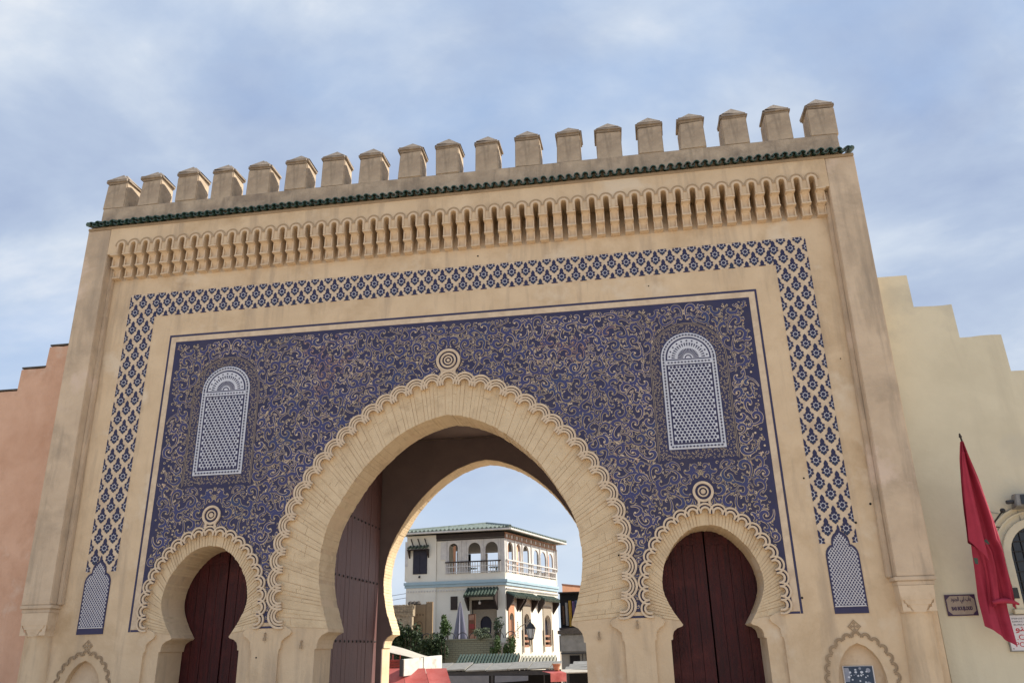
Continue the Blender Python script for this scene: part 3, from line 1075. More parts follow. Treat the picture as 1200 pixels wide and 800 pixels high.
def motif_polys():
    P = []
    P.append((circ(0, 0, 0.056, 14), -0.0065, 1))                      # pale eye
    P.append((circ(0, 0, 0.036, 8), -0.0085, 0))                       # dark centre
    for k in range(8):
        an = PI / 8 + PI / 4 * k
        c, s_ = math.cos(an), math.sin(an)
        pet = [(0.044, -0.009), (0.058, -0.0225), (0.078, -0.0255), (0.098, 0), (0.078, 0.0255), (0.058, 0.0225), (0.044, 0.009)]
        P.append(([(a * c - b * s_, a * s_ + b * c) for a, b in pet], -0.0085, 0))
    P.append(([(0, 0.186), (-0.020, 0.165), (-0.037, 0.130), (-0.033, 0.096), (0, 0.066), (0.033, 0.096), (0.037, 0.130), (0.020, 0.165)], -0.0092, 0))   # spike
    P.append(([(0, -0.116), (-0.018, -0.104), (-0.026, -0.084), (0, -0.062), (0.026, -0.084), (0.018, -0.104)], -0.0092, 0))   # bud
    return P


MP = motif_polys()
mm_ = MB()
for poly, y, m_ in MP:
    mm_.prism(poly, y, 0.0, m_, back=False)
motif_me = mm_.mesh('tile_motif', ['bandnavy', 'paleblue'])
mb = MB()
mb.band([(-BX, BZ0), (-BX, BZ1), (BX, BZ1), (BX, BZ0)], [(-BXI, BZ0), (-BXI, BZI), (BXI, BZI), (BXI, BZ0)], -0.004, 0.003)
band = part('tile_band', mb, 'cream', gate)
cut = MB()
rects = [(-BX, BX, BZI, BZ1), (-BX, -BXI, BZ0, BZI - 1e-4), (BXI, BX, BZ0, BZI - 1e-4)]
TP, HV = 0.2805, 0.1925
spots = []
for r_ in range(4):                      # staggered rows across the top
    z = 8.818 - HV * r_
    for c in range(-22, 23):
        x = c * TP + (TP / 2 if r_ % 2 else 0.0)
        if abs(x) < 6.2:
            spots.append((x, z, r_))
for sg in (-1, 1):                       # staggered columns down the two sides
    for c in range(-2, 3):
        z = 8.622 if c % 2 == 0 else 8.815
        while z > BZ0 - 0.05:
            spots.append((sg * 6.577 + c * 0.152, z, 9))
            z -= 2 * HV
for x, z, r_ in spots:
    x0, x1, z0, z1 = x - 0.088, x + 0.088, z - 0.116, z + 0.186
    inside = x0 >= -BX and x1 <= BX and z1 <= BZ1 and z0 >= BZ0 and (z0 >= BZI or x1 <= -BXI or x0 >= BXI)
    if inside:
        link('tile_motif', motif_me, band, (x, 0, z))
        continue
    piece = cut if r_ == 3 else MB()
    for poly, y, m_ in MP:
        w = [(a + x, b + z) for a, b in poly]
        for rc in rects:
            q = clip_poly(w, rc)
            if q and abs(sum(q[i][0] * q[(i + 1) % len(q)][1] - q[(i + 1) % len(q)][0] * q[i][1] for i in range(len(q)))) > 1.5e-4:
                piece.sheet(q, y, m_)
    if piece is not cut and piece.v:
        link('tile_motif', piece.mesh('cut_motif', ['bandnavy', 'paleblue'], (x, 0, z)), band, (x, 0, z))
for c in range(-22, 22):
    x = c * TP + TP / 2
    cut.box(x - 0.062, x + 0.062, -0.0082, -0.004, BZI + 0.002, BZI + 0.022, 0)
part('cut_motif', cut, ['bandnavy', 'paleblue'], gate, parent=band, kind='stuff')

# lattice panels that end the band
for sg in (-1, 1):
    cx = sg * 6.60
    hw = 0.26
    half = [(0, 3.49), (0.016, 3.46), (0.022, 3.42), (0.022, 3.385), (0.05, 3.372), (0.095, 3.335), (0.13, 3.28), (0.145, 3.215), (0.145, 3.17), (0.175, 3.16), (0.215, 3.125), (0.245, 3.075), (hw, 3.01), (hw, 2.205)]
    mb = MB()
    mb.prism(mirror(half, cx), -0.012, 0.002, 0)
    mb.prism([(cx - hw, 2.10), (cx + hw, 2.10), (cx + hw, 2.20), (cx - hw, 2.20)], -0.013, 0.002, 0)
    lp = part('lattice_panel', mb, 'navy', gate)
    mb = MB()
    inner = [(max(x - 0.022, 0), z - 0.03 if z > 2.3 else z) for x, z in half]
    ins = mirror(inner, cx)

    def insideh(x, z):
        dx = abs(x - cx)
        if z < 2.225:
            return False
        for i in range(len(inner) - 1):
            (a, za), (b, zb) = inner[i], inner[i + 1]
            if zb <= z <= za:
                return dx < a + (b - a) * (za - z) / max(za - zb, 1e-6)
        return z < inner[-1][1] and dx < inner[-1][0]
    # pale diagonal bars, cut at the outline
    stp = 0.0495
    slope = 1.35
    for dsg in (-1, 1):
        k = -30
        while k < 60:
            run = []
            for j in range(80):
                x = cx - 0.24 + 0.48 * j / 79
                z = 2.2 + k * stp * slope + dsg * (x - cx) * slope
                if insideh(x, z):
                    run.append((x, z))
                else:
                    if len(run) > 2:
                        mb.ribbon([run[0], run[-1]], 0.0115, -0.0135 - 0.0006 * (dsg > 0), 0)
                    run = []
            if len(run) > 2:
                mb.ribbon([run[0], run[-1]], 0.0115, -0.0135 - 0.0006 * (dsg > 0), 0)
            k += 1
    mb.box(cx - hw + 0.02, cx + hw - 0.02, -0.0145, -0.0115, 2.205, 2.222, 0)
    part('lattice_bar', mb, 'paleblue', gate, parent=lp, kind='stuff')

# ------------------------------------------------------------------ corbel frieze
NC, CP = 52, 0.2788
X0 = -NC * CP / 2
YF = -0.27
mb = MB()
poly = [(-7.412, 10.33), (-7.412, 9.72)]
hwN, zc = 0.054, 9.915
for k in range(NC):
    c = X0 + CP * (k + 0.5)
    poly += [(c - hwN, 9.72), (c - hwN, zc)] + [(c - math.cos(PI * j / 8) * hwN, zc + math.sin(PI * j / 8) * hwN) for j in range(1, 8)] + [(c + hwN, zc), (c + hwN, 9.72)]
poly += [(7.412, 9.72), (7.412, 10.33)]
mb.prism(poly, YF - 0.001, 0.30)
upper = part('frieze_wall', mb, 'plaster', gate)
ring = MB()
for ro, ri, pr in ((0.098, 0.0545, 0.020), (0.137, 0.112, 0.016)):
    o_, i_ = [], []
    for lst, rr in ((o_, ro), (i_, ri)):
        lst.append((rr, 9.722 - zc if ro < 0.1 else -0.02))
        for j in range(13):
            an = PI * j / 12
            lst.append((math.cos(an) * rr, math.sin(an) * rr))
        lst.append((-rr, 9.722 - zc if ro < 0.1 else -0.02))
    ring.band(o_, i_, -pr, 0.001, 0 if ro < 0.1 else 1)
ring_me = ring.mesh('corbel_arch', ['stucco', 'stucco_dark'], bevel=0.004)
for k in range(NC):
    link('corbel_arch', ring_me, gate, (X0 + CP * (k + 0.5), YF, zc))
cb = MB()
w = 0.082


def corbel_prof():
    P = [(0.03, 9.225), (-0.088, 9.225), (-0.090, 9.262)]
    P += [(-0.052, 9.272), (-0.044, 9.31), (-0.050, 9.36), (-0.078, 9.41), (-0.125, 9.435), (-0.178, 9.44), (-0.182, 9.485)]
    P += [(-0.140, 9.495), (-0.130, 9.54), (-0.136, 9.60), (-0.165, 9.655), (-0.21, 9.685), (-0.270, 9.69), (-0.274, 9.7195), (0.26, 9.7195)]
    return P


pr = corbel_prof()
n = len(pr)


def yz_prism(mb_, prof, x0, x1, m=0):
    n_ = len(prof)
    a = sum(prof[i][0] * prof[(i + 1) % n_][1] - prof[(i + 1) % n_][0] * prof[i][1] for i in range(n_))
    if a < 0:
        prof = prof[::-1]
    vs = [(x0, y, z) for y, z in prof] + [(x1, y, z) for y, z in prof]
    fs = [tuple(range(n_ - 1, -1, -1)), tuple(range(n_, 2 * n_))]
    for i in range(n_):
        j = (i + 1) % n_
        fs.append((i, j, j + n_, i + n_))
    mb_.add(vs, fs, m)


yz_prism(cb, [(y, z - 9.225) for y, z in pr], -w * 0.72, w * 0.72)
# side cheeks stand a little proud so that every tier reads as a hollowed block
for s2 in (-1, 1):
    ck = [(y, z - 9.225) for y, z in ((0.03, 9.225), (-0.089, 9.225), (-0.086, 9.44), (-0.180, 9.441), (-0.177, 9.689), (-0.270, 9.69), (-0.270, 9.7195), (0.26, 9.7195))]
    a, b = sorted((s2 * w * 0.72, s2 * w))
    yz_prism(cb, ck, a + 0.0005, b)
for zt, yb in ((9.444, -0.196), (9.222, -0.104), (9.688, -0.284)):
    cb.box(-w - 0.005, w + 0.005, yb, -0.002, zt - 9.225 + 0.004, zt - 9.225 + 0.031)
cb_me = cb.mesh('corbel', ['stucco'])
for k in range(NC + 1):
    link('corbel', cb_me, gate, (X0 + CP * k + random.uniform(-.004, .004), 0, 9.225 + random.uniform(-.005, .003)), (0, random.uniform(-.012, .012), 0))

# ------------------------------------------------------------------ pilasters, capitals, columns
for sg in (-1, 1):
    def X(x):
        return sg * x
    mb = MB()
    b4 = [(X(7.29), YF, 2.62), (X(7.87), YF, 2.62), (X(7.87), 0.4, 2.62), (X(7.29), 0.4, 2.62)]
    t4 = [(X(7.414), YF, 10.33), (X(7.955), YF, 10.33), (X(7.955), 0.4, 10.33), (X(7.414), 0.4, 10.33)]
    if sg < 0:
        b4 = [b4[1], b4[0], b4[3], b4[2]]
        t4 = [t4[1], t4[0], t4[3], t4[2]]
    mb.hexa(b4 + t4)
    # stepped inner fillet
    b4 = [(X(7.20), -0.10, 2.62), (X(7.289), -0.10, 2.62), (X(7.289), -0.001, 2.62), (X(7.20), -0.001, 2.62)]
    t4 = [(X(7.345), -0.10, 9.70), (X(7.414), -0.10, 9.70), (X(7.414), -0.001, 9.70), (X(7.345), -0.001, 9.70)]
    if sg < 0:
        b4 = [b4[1], b4[0], b4[3], b4[2]]
        t4 = [t4[1], t4[0], t4[3], t4[2]]
    mb.hexa(b4 + t4)
    pil = part('pilaster', mb, 'pilaster', gate, bevel=0.012)
    mb = MB()
    a, b = sorted((X(7.25), X(7.875)))
    mb.box(a, b, YF - 0.012, 0.3, 2.555, 2.618)
    a, b = sorted((X(7.285), X(7.845)))
    mb.box(a, b, YF + 0.012, 0.3, 2.485, 2.554)
    part('moulding', mb, 'pilaster', gate, parent=pil, bevel=0.008)
    # capital: square above, pared to an octagon below with a pointed notch on each corner
    mb = MB()
    cx, cy = X(7.555), 0.0
    prev = None
    h1, h2 = 0.262, 0.225

    def ringpts(h, c):
        return [(cx - h + c, cy - h), (cx + h - c, cy - h), (cx + h, cy - h + c), (cx + h, cy + h - c), (cx + h - c, cy + h), (cx - h + c, cy + h), (cx - h, cy + h - c), (cx - h, cy - h + c)]
    levels = [(2.484, 0.262, 0.004), (2.34, 0.262, 0.006), (2.27, 0.258, 0.02), (2.265, 0.255, 0.05), (2.20, 0.25, 0.085), (2.195, 0.246, 0.11), (2.12, 0.238, 0.14), (2.085, 0.236, 0.148)]
    vs, fs = [], []
    for z, h, c in levels:
        vs += [(x, y, z) for x, y in ringpts(h, c)]
    for i in range(len(levels) - 1):
        for j in range(8):
            fs.append((i * 8 + j, (i + 1) * 8 + j, (i + 1) * 8 + (j + 1) % 8, i * 8 + (j + 1) % 8))
    fs += [tuple(range(7, -1, -1))[::-1], tuple(range((len(levels) - 1) * 8, len(levels) * 8))[::-1]]
    mb.add(vs, fs)
    for s2 in (-1, 1):    # lobed leaf carved on each front corner
        q = [(0.0, 0.0), (0.045, 0.012), (0.058, 0.05), (0.095, 0.062), (0.105, 0.11), (0.135, 0.125), (0.14, 0.17), (0.165, 0.18), (0.165, 0.0)]
        mb.prism([(cx + s2 * (0.085 + a), 2.10 + b) for a, b in q], cy - 0.252, cy - 0.2375, 0)
    part('capital', mb, 'stucco', gate)
    mb = MB()
    mb.lathe([(0.272, 0), (0.272, 0.12), (0.24, 0.16), (0.238, 1.2), (0.228, 2.085)], (X(7.50), 0.0, 0), 24)
    mb.v = [(x + (0.055 * sg) * (z / 2.085), y, z) for x, y, z in mb.v]
    col_o = part('column', mb, 'plaster', gate, smooth=True)

# ------------------------------------------------------------------ tiled cornice, parapet, merlons
tl = MB()


def barrel(mb_, r, l, th, up, y0, z0, slope, n=7):
    vo, vi = [], []
    for e, yy in enumerate((0.0, l)):
        for k in range(n + 1):
            an = PI * k / n
            for lst, rr in ((vo, r), (vi, r - th)):
                zz_ = math.sin(an) * rr * (1 if up else -1)
                lst.append((math.cos(an) * rr, y0 + yy, z0 + zz_ + slope * yy))
    m_ = n + 1
    vs = vo + vi
    o = 2 * m_
    fs = []
    for k in range(n):
        fs += [(k, k + 1, m_ + k + 1, m_ + k), (o + k, o + m_ + k, o + m_ + k + 1, o + k + 1), (k, o + k, o + k + 1, k + 1), (m_ + k, m_ + k + 1, o + m_ + k + 1, o + m_ + k)]
    fs += [(0, m_, o + m_, o), (n, o + n, o + m_ + n, m_ + n)]
    mb_.add(vs, fs)


barrel(tl, 0.060, 0.38, 0.015, True, 0.0, 0.0, 0.42)
tile_me = tl.mesh('roof_tile', ['green_tile'])
tl = MB()
barrel(tl, 0.058, 0.34, 0.015, False, 0.02, 0.0, 0.42)
pan_me = tl.mesh('pan_tile', ['green_tile'])
mb = MB()
mb.prism([(-7.95, 10.332), (7.95, 10.332), (7.95, 10.39), (-7.95, 10.39)], -0.285, -0.02)
corn = part('cornice', mb, 'stucco_dark', gate)
NT = 95
rt = random.Random(5)
for k in range(NT):
    x = -7.93 + (k + 0.5) * 15.86 / NT
    link('roof_tile', tile_me, corn, (x, -0.395 + rt.uniform(-0.02, 0.02), 10.435 + rt.uniform(-0.006, 0.006)), (0, rt.uniform(-0.05, 0.05), rt.uniform(-0.05, 0.05)))
    if k < NT - 1:
        link('pan_tile', pan_me, corn, (x + 7.93 / NT, -0.40 + rt.uniform(-0.015, 0.015), 10.435 + rt.uniform(-0.005, 0.005)))
for s2 in (-1, 1):     # turned tiles closing the two ends
    mb = MB()
    mb.tube([(s2 * 7.91, -0.385, 10.44), (s2 * 7.93, 0.3, 10.62)], 0.05, 8)
    part('end_tile', mb, 'green_tile', gate, parent=corn)
mb = MB()
YM0, YM1 = -0.20, 0.34
mb.prism([(-7.77, 10.45), (7.77, 10.45), (7.76, 10.915), (-7.76, 10.915)], YM0, YM1)
par = part('parapet', mb, 'weathered', gate, bevel=0.02)
rm = random.Random(9)


def merlon(xc, hw, zt):
    """a slightly battered block under a low hipped cap"""
    m1 = MB()
    b_ = hw + 0.012
    y0, y1 = YM0 + 0.015, YM1 - 0.015
    m1.hexa([(-b_, y0, 10.90), (b_, y0, 10.90), (b_, y1, 10.90), (-b_, y1, 10.90), (-hw, y0 + .008, zt), (hw, y0 + .008, zt), (hw, y1 - .008, zt), (-hw, y1 - .008, zt)])
    m2 = MB()
    o = 0.032
    z0, z1, z2 = zt + 0.001, zt + 0.085, zt + 0.375
    a = [(-hw - o, y0 - o, z0), (hw + o, y0 - o, z0), (hw + o, y1 + o, z0), (-hw - o, y1 + o, z0), (-hw - o, y0 - o, z1), (hw + o, y0 - o, z1), (hw + o, y1 + o, z1), (-hw - o, y1 + o, z1)]
    m2.add(a, [(0, 3, 2, 1), (0, 1, 5, 4), (1, 2, 6, 5), (2, 3, 7, 6), (3, 0, 4, 7)])
    m2.add(a[4:] + [(0, (y0 + y1) / 2 - 0.05, z2), (0, (y0 + y1) / 2 + 0.05, z2)], [(0, 1, 4), (1, 2, 5, 4), (2, 3, 5), (3, 0, 4, 5)])
    return m1, m2


shapes = []
for v in range(7):
    m1, m2 = merlon(0, 0.243 + rm.uniform(-0.008, 0.008), 11.545)
    for m_ in (m1, m2):
        m_.v = [(x + rm.uniform(-.014, .014), y + rm.uniform(-.014, .014), z + rm.uniform(-.014, .014)) for x, y, z in m_.v]
    shapes.append((m1.mesh('merlon', ['weathered'], bevel=0.018), m2.mesh('merlon_cap', ['cap'], bevel=0.04)))
MX0, MXP = -7.535, 15.07 / 18
for k in range(19):
    a, b = shapes[(k * 3) % 7]
    x = MX0 + MXP * k
    dz, rz = rm.uniform(-0.025, 0.02), rm.uniform(-0.02, 0.02)
    mo = link('merlon', a, gate, (x, 0, dz), (0, rm.uniform(-0.0016, 0.0016), rz))
    mo.scale = (1.0 if 0 < k < 18 else 1.02, 1, 1)
    link('merlon_cap', b, mo)

# ------------------------------------------------------------------ passage behind the front wall, rear wall, doors
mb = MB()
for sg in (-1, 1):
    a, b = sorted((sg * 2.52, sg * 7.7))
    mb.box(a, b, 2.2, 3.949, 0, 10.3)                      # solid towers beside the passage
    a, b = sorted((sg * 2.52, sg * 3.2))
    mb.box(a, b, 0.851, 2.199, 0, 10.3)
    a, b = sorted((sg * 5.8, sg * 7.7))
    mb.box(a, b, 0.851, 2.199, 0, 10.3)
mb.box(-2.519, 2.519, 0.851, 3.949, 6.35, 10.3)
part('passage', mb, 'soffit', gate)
mb = MB()
mb.box(-7.7, -2.53, 0.851, 3.949, 10.301, 10.5)
mb.box(2.53, 7.7, 0.851, 3.949, 10.301, 10.5)
mb.box(-2.52, 2.52, 0.851, 3.949, 10.301, 10.5)
part('roof_terrace', mb, 'weathered', gate)
op, _ = catmull(BIG_OPEN, 0.08)
prof = op + BIG_FOOT
rear_n = [(-x, z) for x, z in prof[::-1]] + [(x, z) for x, z in prof[1:]]
mb = MB()
mb.prism([(-7.8, 0)] + rear_n + [(7.8, 0), (7.8, 10.9), (-7.8, 10.9)], 4.0, 4.55)
rear = part('rear_wall', mb, 'brick', gate)
mb = MB()     # thin dark brown lining on the inner face of the rear wall
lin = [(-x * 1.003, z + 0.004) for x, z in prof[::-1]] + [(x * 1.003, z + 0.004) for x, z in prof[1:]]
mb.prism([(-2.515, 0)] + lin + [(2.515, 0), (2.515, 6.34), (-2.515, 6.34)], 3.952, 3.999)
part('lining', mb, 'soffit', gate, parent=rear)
# thin brick courses on the soffit and jambs of the rear arch
mb = MB()
fi, li = sampler(op)
nb_ = int(li / 0.066)
for sg in (-1, 1):
    for k in range(nb_):
        (x0, z0), t0 = fi(li * k / nb_)
        (x1, z1), t1 = fi(li * (k + 0.92) / nb_)
        pr_ = random.uniform(0.002, 0.012)
        n0 = (-t0[1], t0[0])
        # inward normal points at the opening
        q = [(sg * x0, z0), (sg * x1, z1), (sg * (x1 + t1[1] * pr_), z1 - t1[0] * pr_), (sg * (x0 + t0[1] * pr_), z0 - t0[0] * pr_)]
        mb.prism(q, 3.95, 4.549)
part('brick_course', mb, 'brick', gate, parent=rear, kind='stuff')
# the great doors folded back against the passage sides: arched planks
for sg in (-1, 1):
    root = None
    npk = 12
    w_ = (3.86 - 0.98) / npk
    mb = MB()
    a, b = sorted((sg * 2.505, sg * 2.485))
    mb.box(a, b, 0.97, 3.87, 0.06, 4.6)
    leaf = part('door_leaf', mb, 'brownwood', gate)
    rp = random.Random(4)
    for k in range(npk):
        y0 = 0.98 + w_ * k
        top = 5.95 - 1.2 * ((k + 0.5) / npk - 0.0) ** 2 * 0.25
        m1 = MB()
        a, b = sorted((sg * (2.484), sg * (2.445 + rp.uniform(0, 0.010))))
        m1.box(a, b, y0 + 0.006, y0 + w_ - 0.006, 0.05, top)
        part('plank', m1, 'brownwood', gate, parent=leaf)
    m1 = MB()
    for zz_ in (0.7, 1.9, 3.1, 4.3):
        for k in range(npk):
            yy = 0.98 + w_ * (k + 0.5)
            m1.tube([(sg * 2.446, yy, zz_), (sg * 2.425, yy, zz_)], [0.03, 0.012], 6)
    part('stud', m1, 'iron', gate, parent=leaf, kind='stuff')
# pair of plank doors closing each small arch
for cx in (-SMX, SMX):
    for s2 in (-1, 1):
        mb = MB()
        a, b = sorted((cx + s2 * 0.012, cx + s2 * 1.0))
        mb.box(a, b, 0.90, 0.96, 0.03, 3.75)
        leaf = part('door_leaf', mb, 'maroon', gate)
        for k in range(5):
            a, b = sorted((cx + s2 * (0.015 + 0.197 * k), cx + s2 * (0.015 + 0.197 * (k + 1) - 0.008)))
            m1 = MB()
            m1.box(a, b, 0.868 + 0.004 * (k % 2), 0.899, 0.04, 3.74)
            part('plank', m1, 'maroon', gate, parent=leaf)
        a, b = sorted((cx + s2 * 0.03, cx + s2 * 0.98))
        for zz_ in (0.75, 3.35):
            m1 = MB()
            m1.box(a, b, 0.855, 0.8675, zz_, zz_ + 0.13)
            part('rail', m1, 'maroon', gate, parent=leaf)

# little spotlights/hooks on the piers
for px, py in ((352, 754), (311, 745), (747, 731), (702, 744)):
    p = at(px, py, 0.0)
    mb = MB()
    yb = 0.055 if px in (352, 702) else 0.0
    mb.tube([(p.x, yb, p.z + 0.05), (p.x, yb - 0.03, p.z + 0.05), (p.x, yb - 0.03, p.z - 0.04)], 0.014, 6)
    mb.box(p.x - 0.022, p.x + 0.022, yb - 0.05, yb - 0.0305, p.z - 0.075, p.z - 0.02)
    part('hook', mb, 'stucco_dark', gate)

rh = random.Random(17)
mb = MB()
for px, py in ((1008, 478), (1010, 511), (1052, 490), (942, 560), (1003, 612), (1020, 590), (66, 690), (300, 770), (1035, 560), (940, 700), (560, 300), (330, 345), (760, 335), (985, 420), (725, 650), (120, 420)):
    p = at(px, py, -0.004)
    if abs(p.x) < 7.2:
        mb.prism(circ(p.x, p.z, rh.uniform(0.012, 0.022), 7), -0.003, 0.01)
part('pock_mark', mb, 'black', gate, parent=front, kind='stuff')  # black discs stand in for the shade inside small pits

# ------------------------------------------------------------------ side walls
YW = 0.2


def step_wall(name, label, steps, mat_, coping):
    """steps: (x0, x1, top)"""
    xs = [s_[0] for s_ in steps] + [s_[1] for s_ in steps]
    base = ((min(xs) + max(xs)) / 2, YW + 0.4, 0)
    t = thing(name, label, 'wall', base)
    poly = []
    st = sorted(steps)
    poly = [(st[0][0], 0.0)]
    rj = random.Random(len(label))
    for a, b, z in st:
        nn = max(3, int((b - a) / 0.16))
        for k in range(nn + 1):
            j = 0.0 if k in (0, nn) else 1.0
            poly.append((a + (b - a) * k / nn + rj.uniform(-.012, .012) * (1 - j), z + rj.uniform(-.016, .012) * (0.4 + 0.6 * j)))
    poly.append((st[-1][1], 0.0))
    q = []
    for p in poly:
        if not q or math.dist(p, q[-1]) > 1e-5:
            q.append(p)
    m1 = MB()
    m1.prism(q, YW, YW + 0.75)
    part('wall_face', m1, mat_, t, base, bevel=0.02)
    if coping:
        for a, b, z in st:
            m2 = MB()
            m2.box(a + 0.01, b + 0.01, YW - 0.015, YW + 0.77, z + 0.014, z + 0.05)
            part('coping', m2, coping, t, base, bevel=0.01)
    return t, base


ls = [(-8.73, -7.93, 7.89), (-9.29, -8.73, 7.42), (-9.86, -9.29, 6.95), (-10.43, -9.86, 6.48), (-14.5, -10.43, 6.0)]
step_wall('stepped_wall', 'salmon pink plastered wall stepping down beside the gate', ls, 'pinkwall', 'coping')
rsx = [(7.95, 8.59, 7.97), (8.59, 9.26, 7.33), (9.26, 9.94, 6.68), (9.94, 10.62, 6.0), (10.62, 14.5, 5.35)]
wr, wrb = step_wall('stepped_wall', 'cream painted wall stepping down behind the red flag', rsx, 'creamwall', None)

# arched window in the cream wall
wx, ws, whw = 9.68, 2.92, 0.45
mb = MB()
mb.band(mirror([(whw * math.sin(PI / 2 * k / 8) + 0.12 * math.sin(PI / 2 * k / 8), ws + (whw + 0.12) * math.cos(PI / 2 * k / 8)) for k in range(9)] + [(whw + 0.12, 2.10)], wx),
        mirror([(whw * math.sin(PI / 2 * k / 8), ws + whw * math.cos(PI / 2 * k / 8)) for k in range(9)] + [(whw, 2.10)], wx), YW - 0.05, YW + 0.001)
mb.box(wx - whw - 0.17, wx + whw + 0.17, YW - 0.08, YW - 0.001, 2.03, 2.099)
win = part('window', mb, 'creamwall', wr, wrb, bevel=0.006)
mb = MB()
for ro, ri in ((0.76, 0.73), (0.67, 0.645)):
    mb.band([(wx + math.cos(PI * k / 16) * ro, ws + 0.02 + math.sin(PI * k / 16) * ro) for k in range(17)], [(wx + math.cos(PI * k / 16) * ri, ws + 0.02 + math.sin(PI * k / 16) * ri) for k in range(17)], YW - 0.03, YW + 0.001)
part('hood_moulding', mb, 'creamwall', wr, wrb, parent=win)
mb = MB()
mb.prism(mirror([(whw * math.sin(PI / 2 * k / 8), ws + whw * math.cos(PI / 2 * k / 8)) for k in range(9)] + [(whw, 2.10)], wx), YW - 0.006, YW + 0.002)
part('pane', mb, 'darkglass', wr, wrb, parent=win)
mb = MB()
for k in range(7):
    x = wx - whw + 2 * whw * (k + 0.5) / 7
    mb.tube([(x, YW - 0.025, 2.10), (x, YW - 0.025, ws + math.sqrt(max(whw ** 2 - (x - wx) ** 2, 0)))], 0.008, 5)
for k in range(8):
    z = 2.2 + 0.155 * k
    h = whw if z < ws else math.sqrt(max(whw ** 2 - (z - ws) ** 2, 0))
    mb.tube([(wx - h, YW - 0.03, z), (wx + h, YW - 0.03, z)], 0.008, 5)
part('grille', mb, 'iron', wr, wrb, parent=win)

# plaque


def text_mesh(s_, size, ext, bold=0.0):
    cu = bpy.data.curves.new('lettering', 'FONT')
    cu.body = s_
    cu.size = size
    cu.extrude = ext
    cu.offset = bold
    cu.align_x = 'CENTER'
    cu.align_y = 'CENTER'
    cu.resolution_u = 3
    ob = bpy.data.objects.new('tmp', cu)
    COL.objects.link(ob)
    dg = bpy.context.evaluated_depsgraph_get()
    me = bpy.data.meshes.new_from_object(ob.evaluated_get(dg))
    me.name = 'lettering'
    bpy.data.objects.remove(ob)
    bpy.data.curves.remove(cu)
    return me


def letter(s_, x, y, z, size, mat_, parent, base, width=None, bold=0.0, height=None):
    me = text_mesh(s_, size, 0.002, bold)
    xs = [v.co.x for v in me.vertices]
    ys_ = [v.co.y for v in me.vertices]
    if not xs:
        return None
    sx = (width / (max(xs) - min(xs))) if width else 1
    sy = (height / (max(ys_) - min(ys_))) if height else 1
    mxx, myy = (max(xs) + min(xs)) / 2, (max(ys_) + min(ys_)) / 2
    for v in me.vertices:
        a, b, c = v.co
        v.co = ((a - mxx) * sx, -c, (b - myy) * sy)
    me.materials.clear()
    me.materials.append(M[mat_])
    return link('lettering', me, parent, (x - base[0], y - base[1], z - base[2]))


pb = (8.315, YW, 2.185)
pq = thing('street_plaque', 'small beige ceramic street plaque with dark border and Arabic lettering', 'plaque', pb)
mb = MB()
mb.box(8.09, 8.545, YW - 0.02, YW - 0.001, 2.025, 2.345)
part('plate', mb, 'plaque', pq, pb, bevel=0.004)
mb = MB()
mb.band([(8.09, 2.025), (8.545, 2.025), (8.545, 2.345), (8.09, 2.345)], [(8.108, 2.043), (8.527, 2.043), (8.527, 2.327), (8.108, 2.327)], YW - 0.024, YW - 0.0195, closed=True)
for sx in (-1, 1):
    for sz in (-1, 1):
        cx, cz = 8.3175 + sx * 0.21, 2.185 + sz * 0.142
        mb.prism([(cx, cz), (cx - sx * 0.062, cz), (cx, cz - sz * 0.058)], YW - 0.0235, YW - 0.0195)
part('border', mb, 'plaqueink', pq, pb)
line1 = ('\uFEA9\uFEEE\uFEE8\uFEA0\uFEDF\uFE8D' + ' ' + '\uFEF2\uFE91\uFE8D' + ' ' + '\uFE8F\uFE8E\uFE91')
letter(line1, 8.325, YW - 0.0215, 2.262, 0.09, 'plaqueink', pq, pb, width=0.30, bold=0.0015)
letter('BAB BOUJLOUD', 8.32, YW - 0.0215, 2.128, 0.08, 'plaqueink', pq, pb, width=0.31, bold=0.0035, height=0.075)

# post sign
sb = (9.45, YW, 1.75)
sg_ = thing('wall_sign', 'white sign with red lettering on the cream wall, half behind the flag', 'sign', sb)
mb = MB()
mb.box(8.90, 10.0, YW - 0.03, YW - 0.001, 1.49, 2.02)
part('plate', mb, 'signwhite', sg_, sb, bevel=0.006)
mb = MB()
mb.band([(8.893, 1.483), (10.007, 1.483), (10.007, 2.027), (8.893, 2.027)], [(8.908, 1.498), (9.992, 1.498), (9.992, 2.012), (8.908, 2.012)], YW - 0.036, YW - 0.0005, closed=True)
part('edge', mb, 'greywall', sg_, sb)
mb = MB()
mb.tube([(8.94, YW - 0.031, 1.525), (8.94, YW - 0.036, 1.525)], 0.008, 8)
part('screw', mb, 'iron', sg_, sb)
for i, (zz_, w_) in enumerate(((1.962, 0.30), (1.918, 0.30), (1.872, 0.28))):
    letter(('MINISTERE', 'DIRECTION', 'BUREAU DE')[i], 9.16, YW - 0.0305, zz_, 0.04, 'signgrey', sg_, sb, width=w_, height=0.021)
letter('\uFEEE\uFEE8\uFE91', 9.11, YW - 0.0305, 1.795, 0.12, 'signred', sg_, sb, width=0.17, bold=0.002)
letter('.C', 9.075, YW - 0.0305, 1.69, 0.1, 'signred', sg_, sb, height=0.075, width=0.10)
letter('POS', 9.08, YW - 0.0305, 1.585, 0.1, 'signred', sg_, sb, width=0.19, height=0.07)

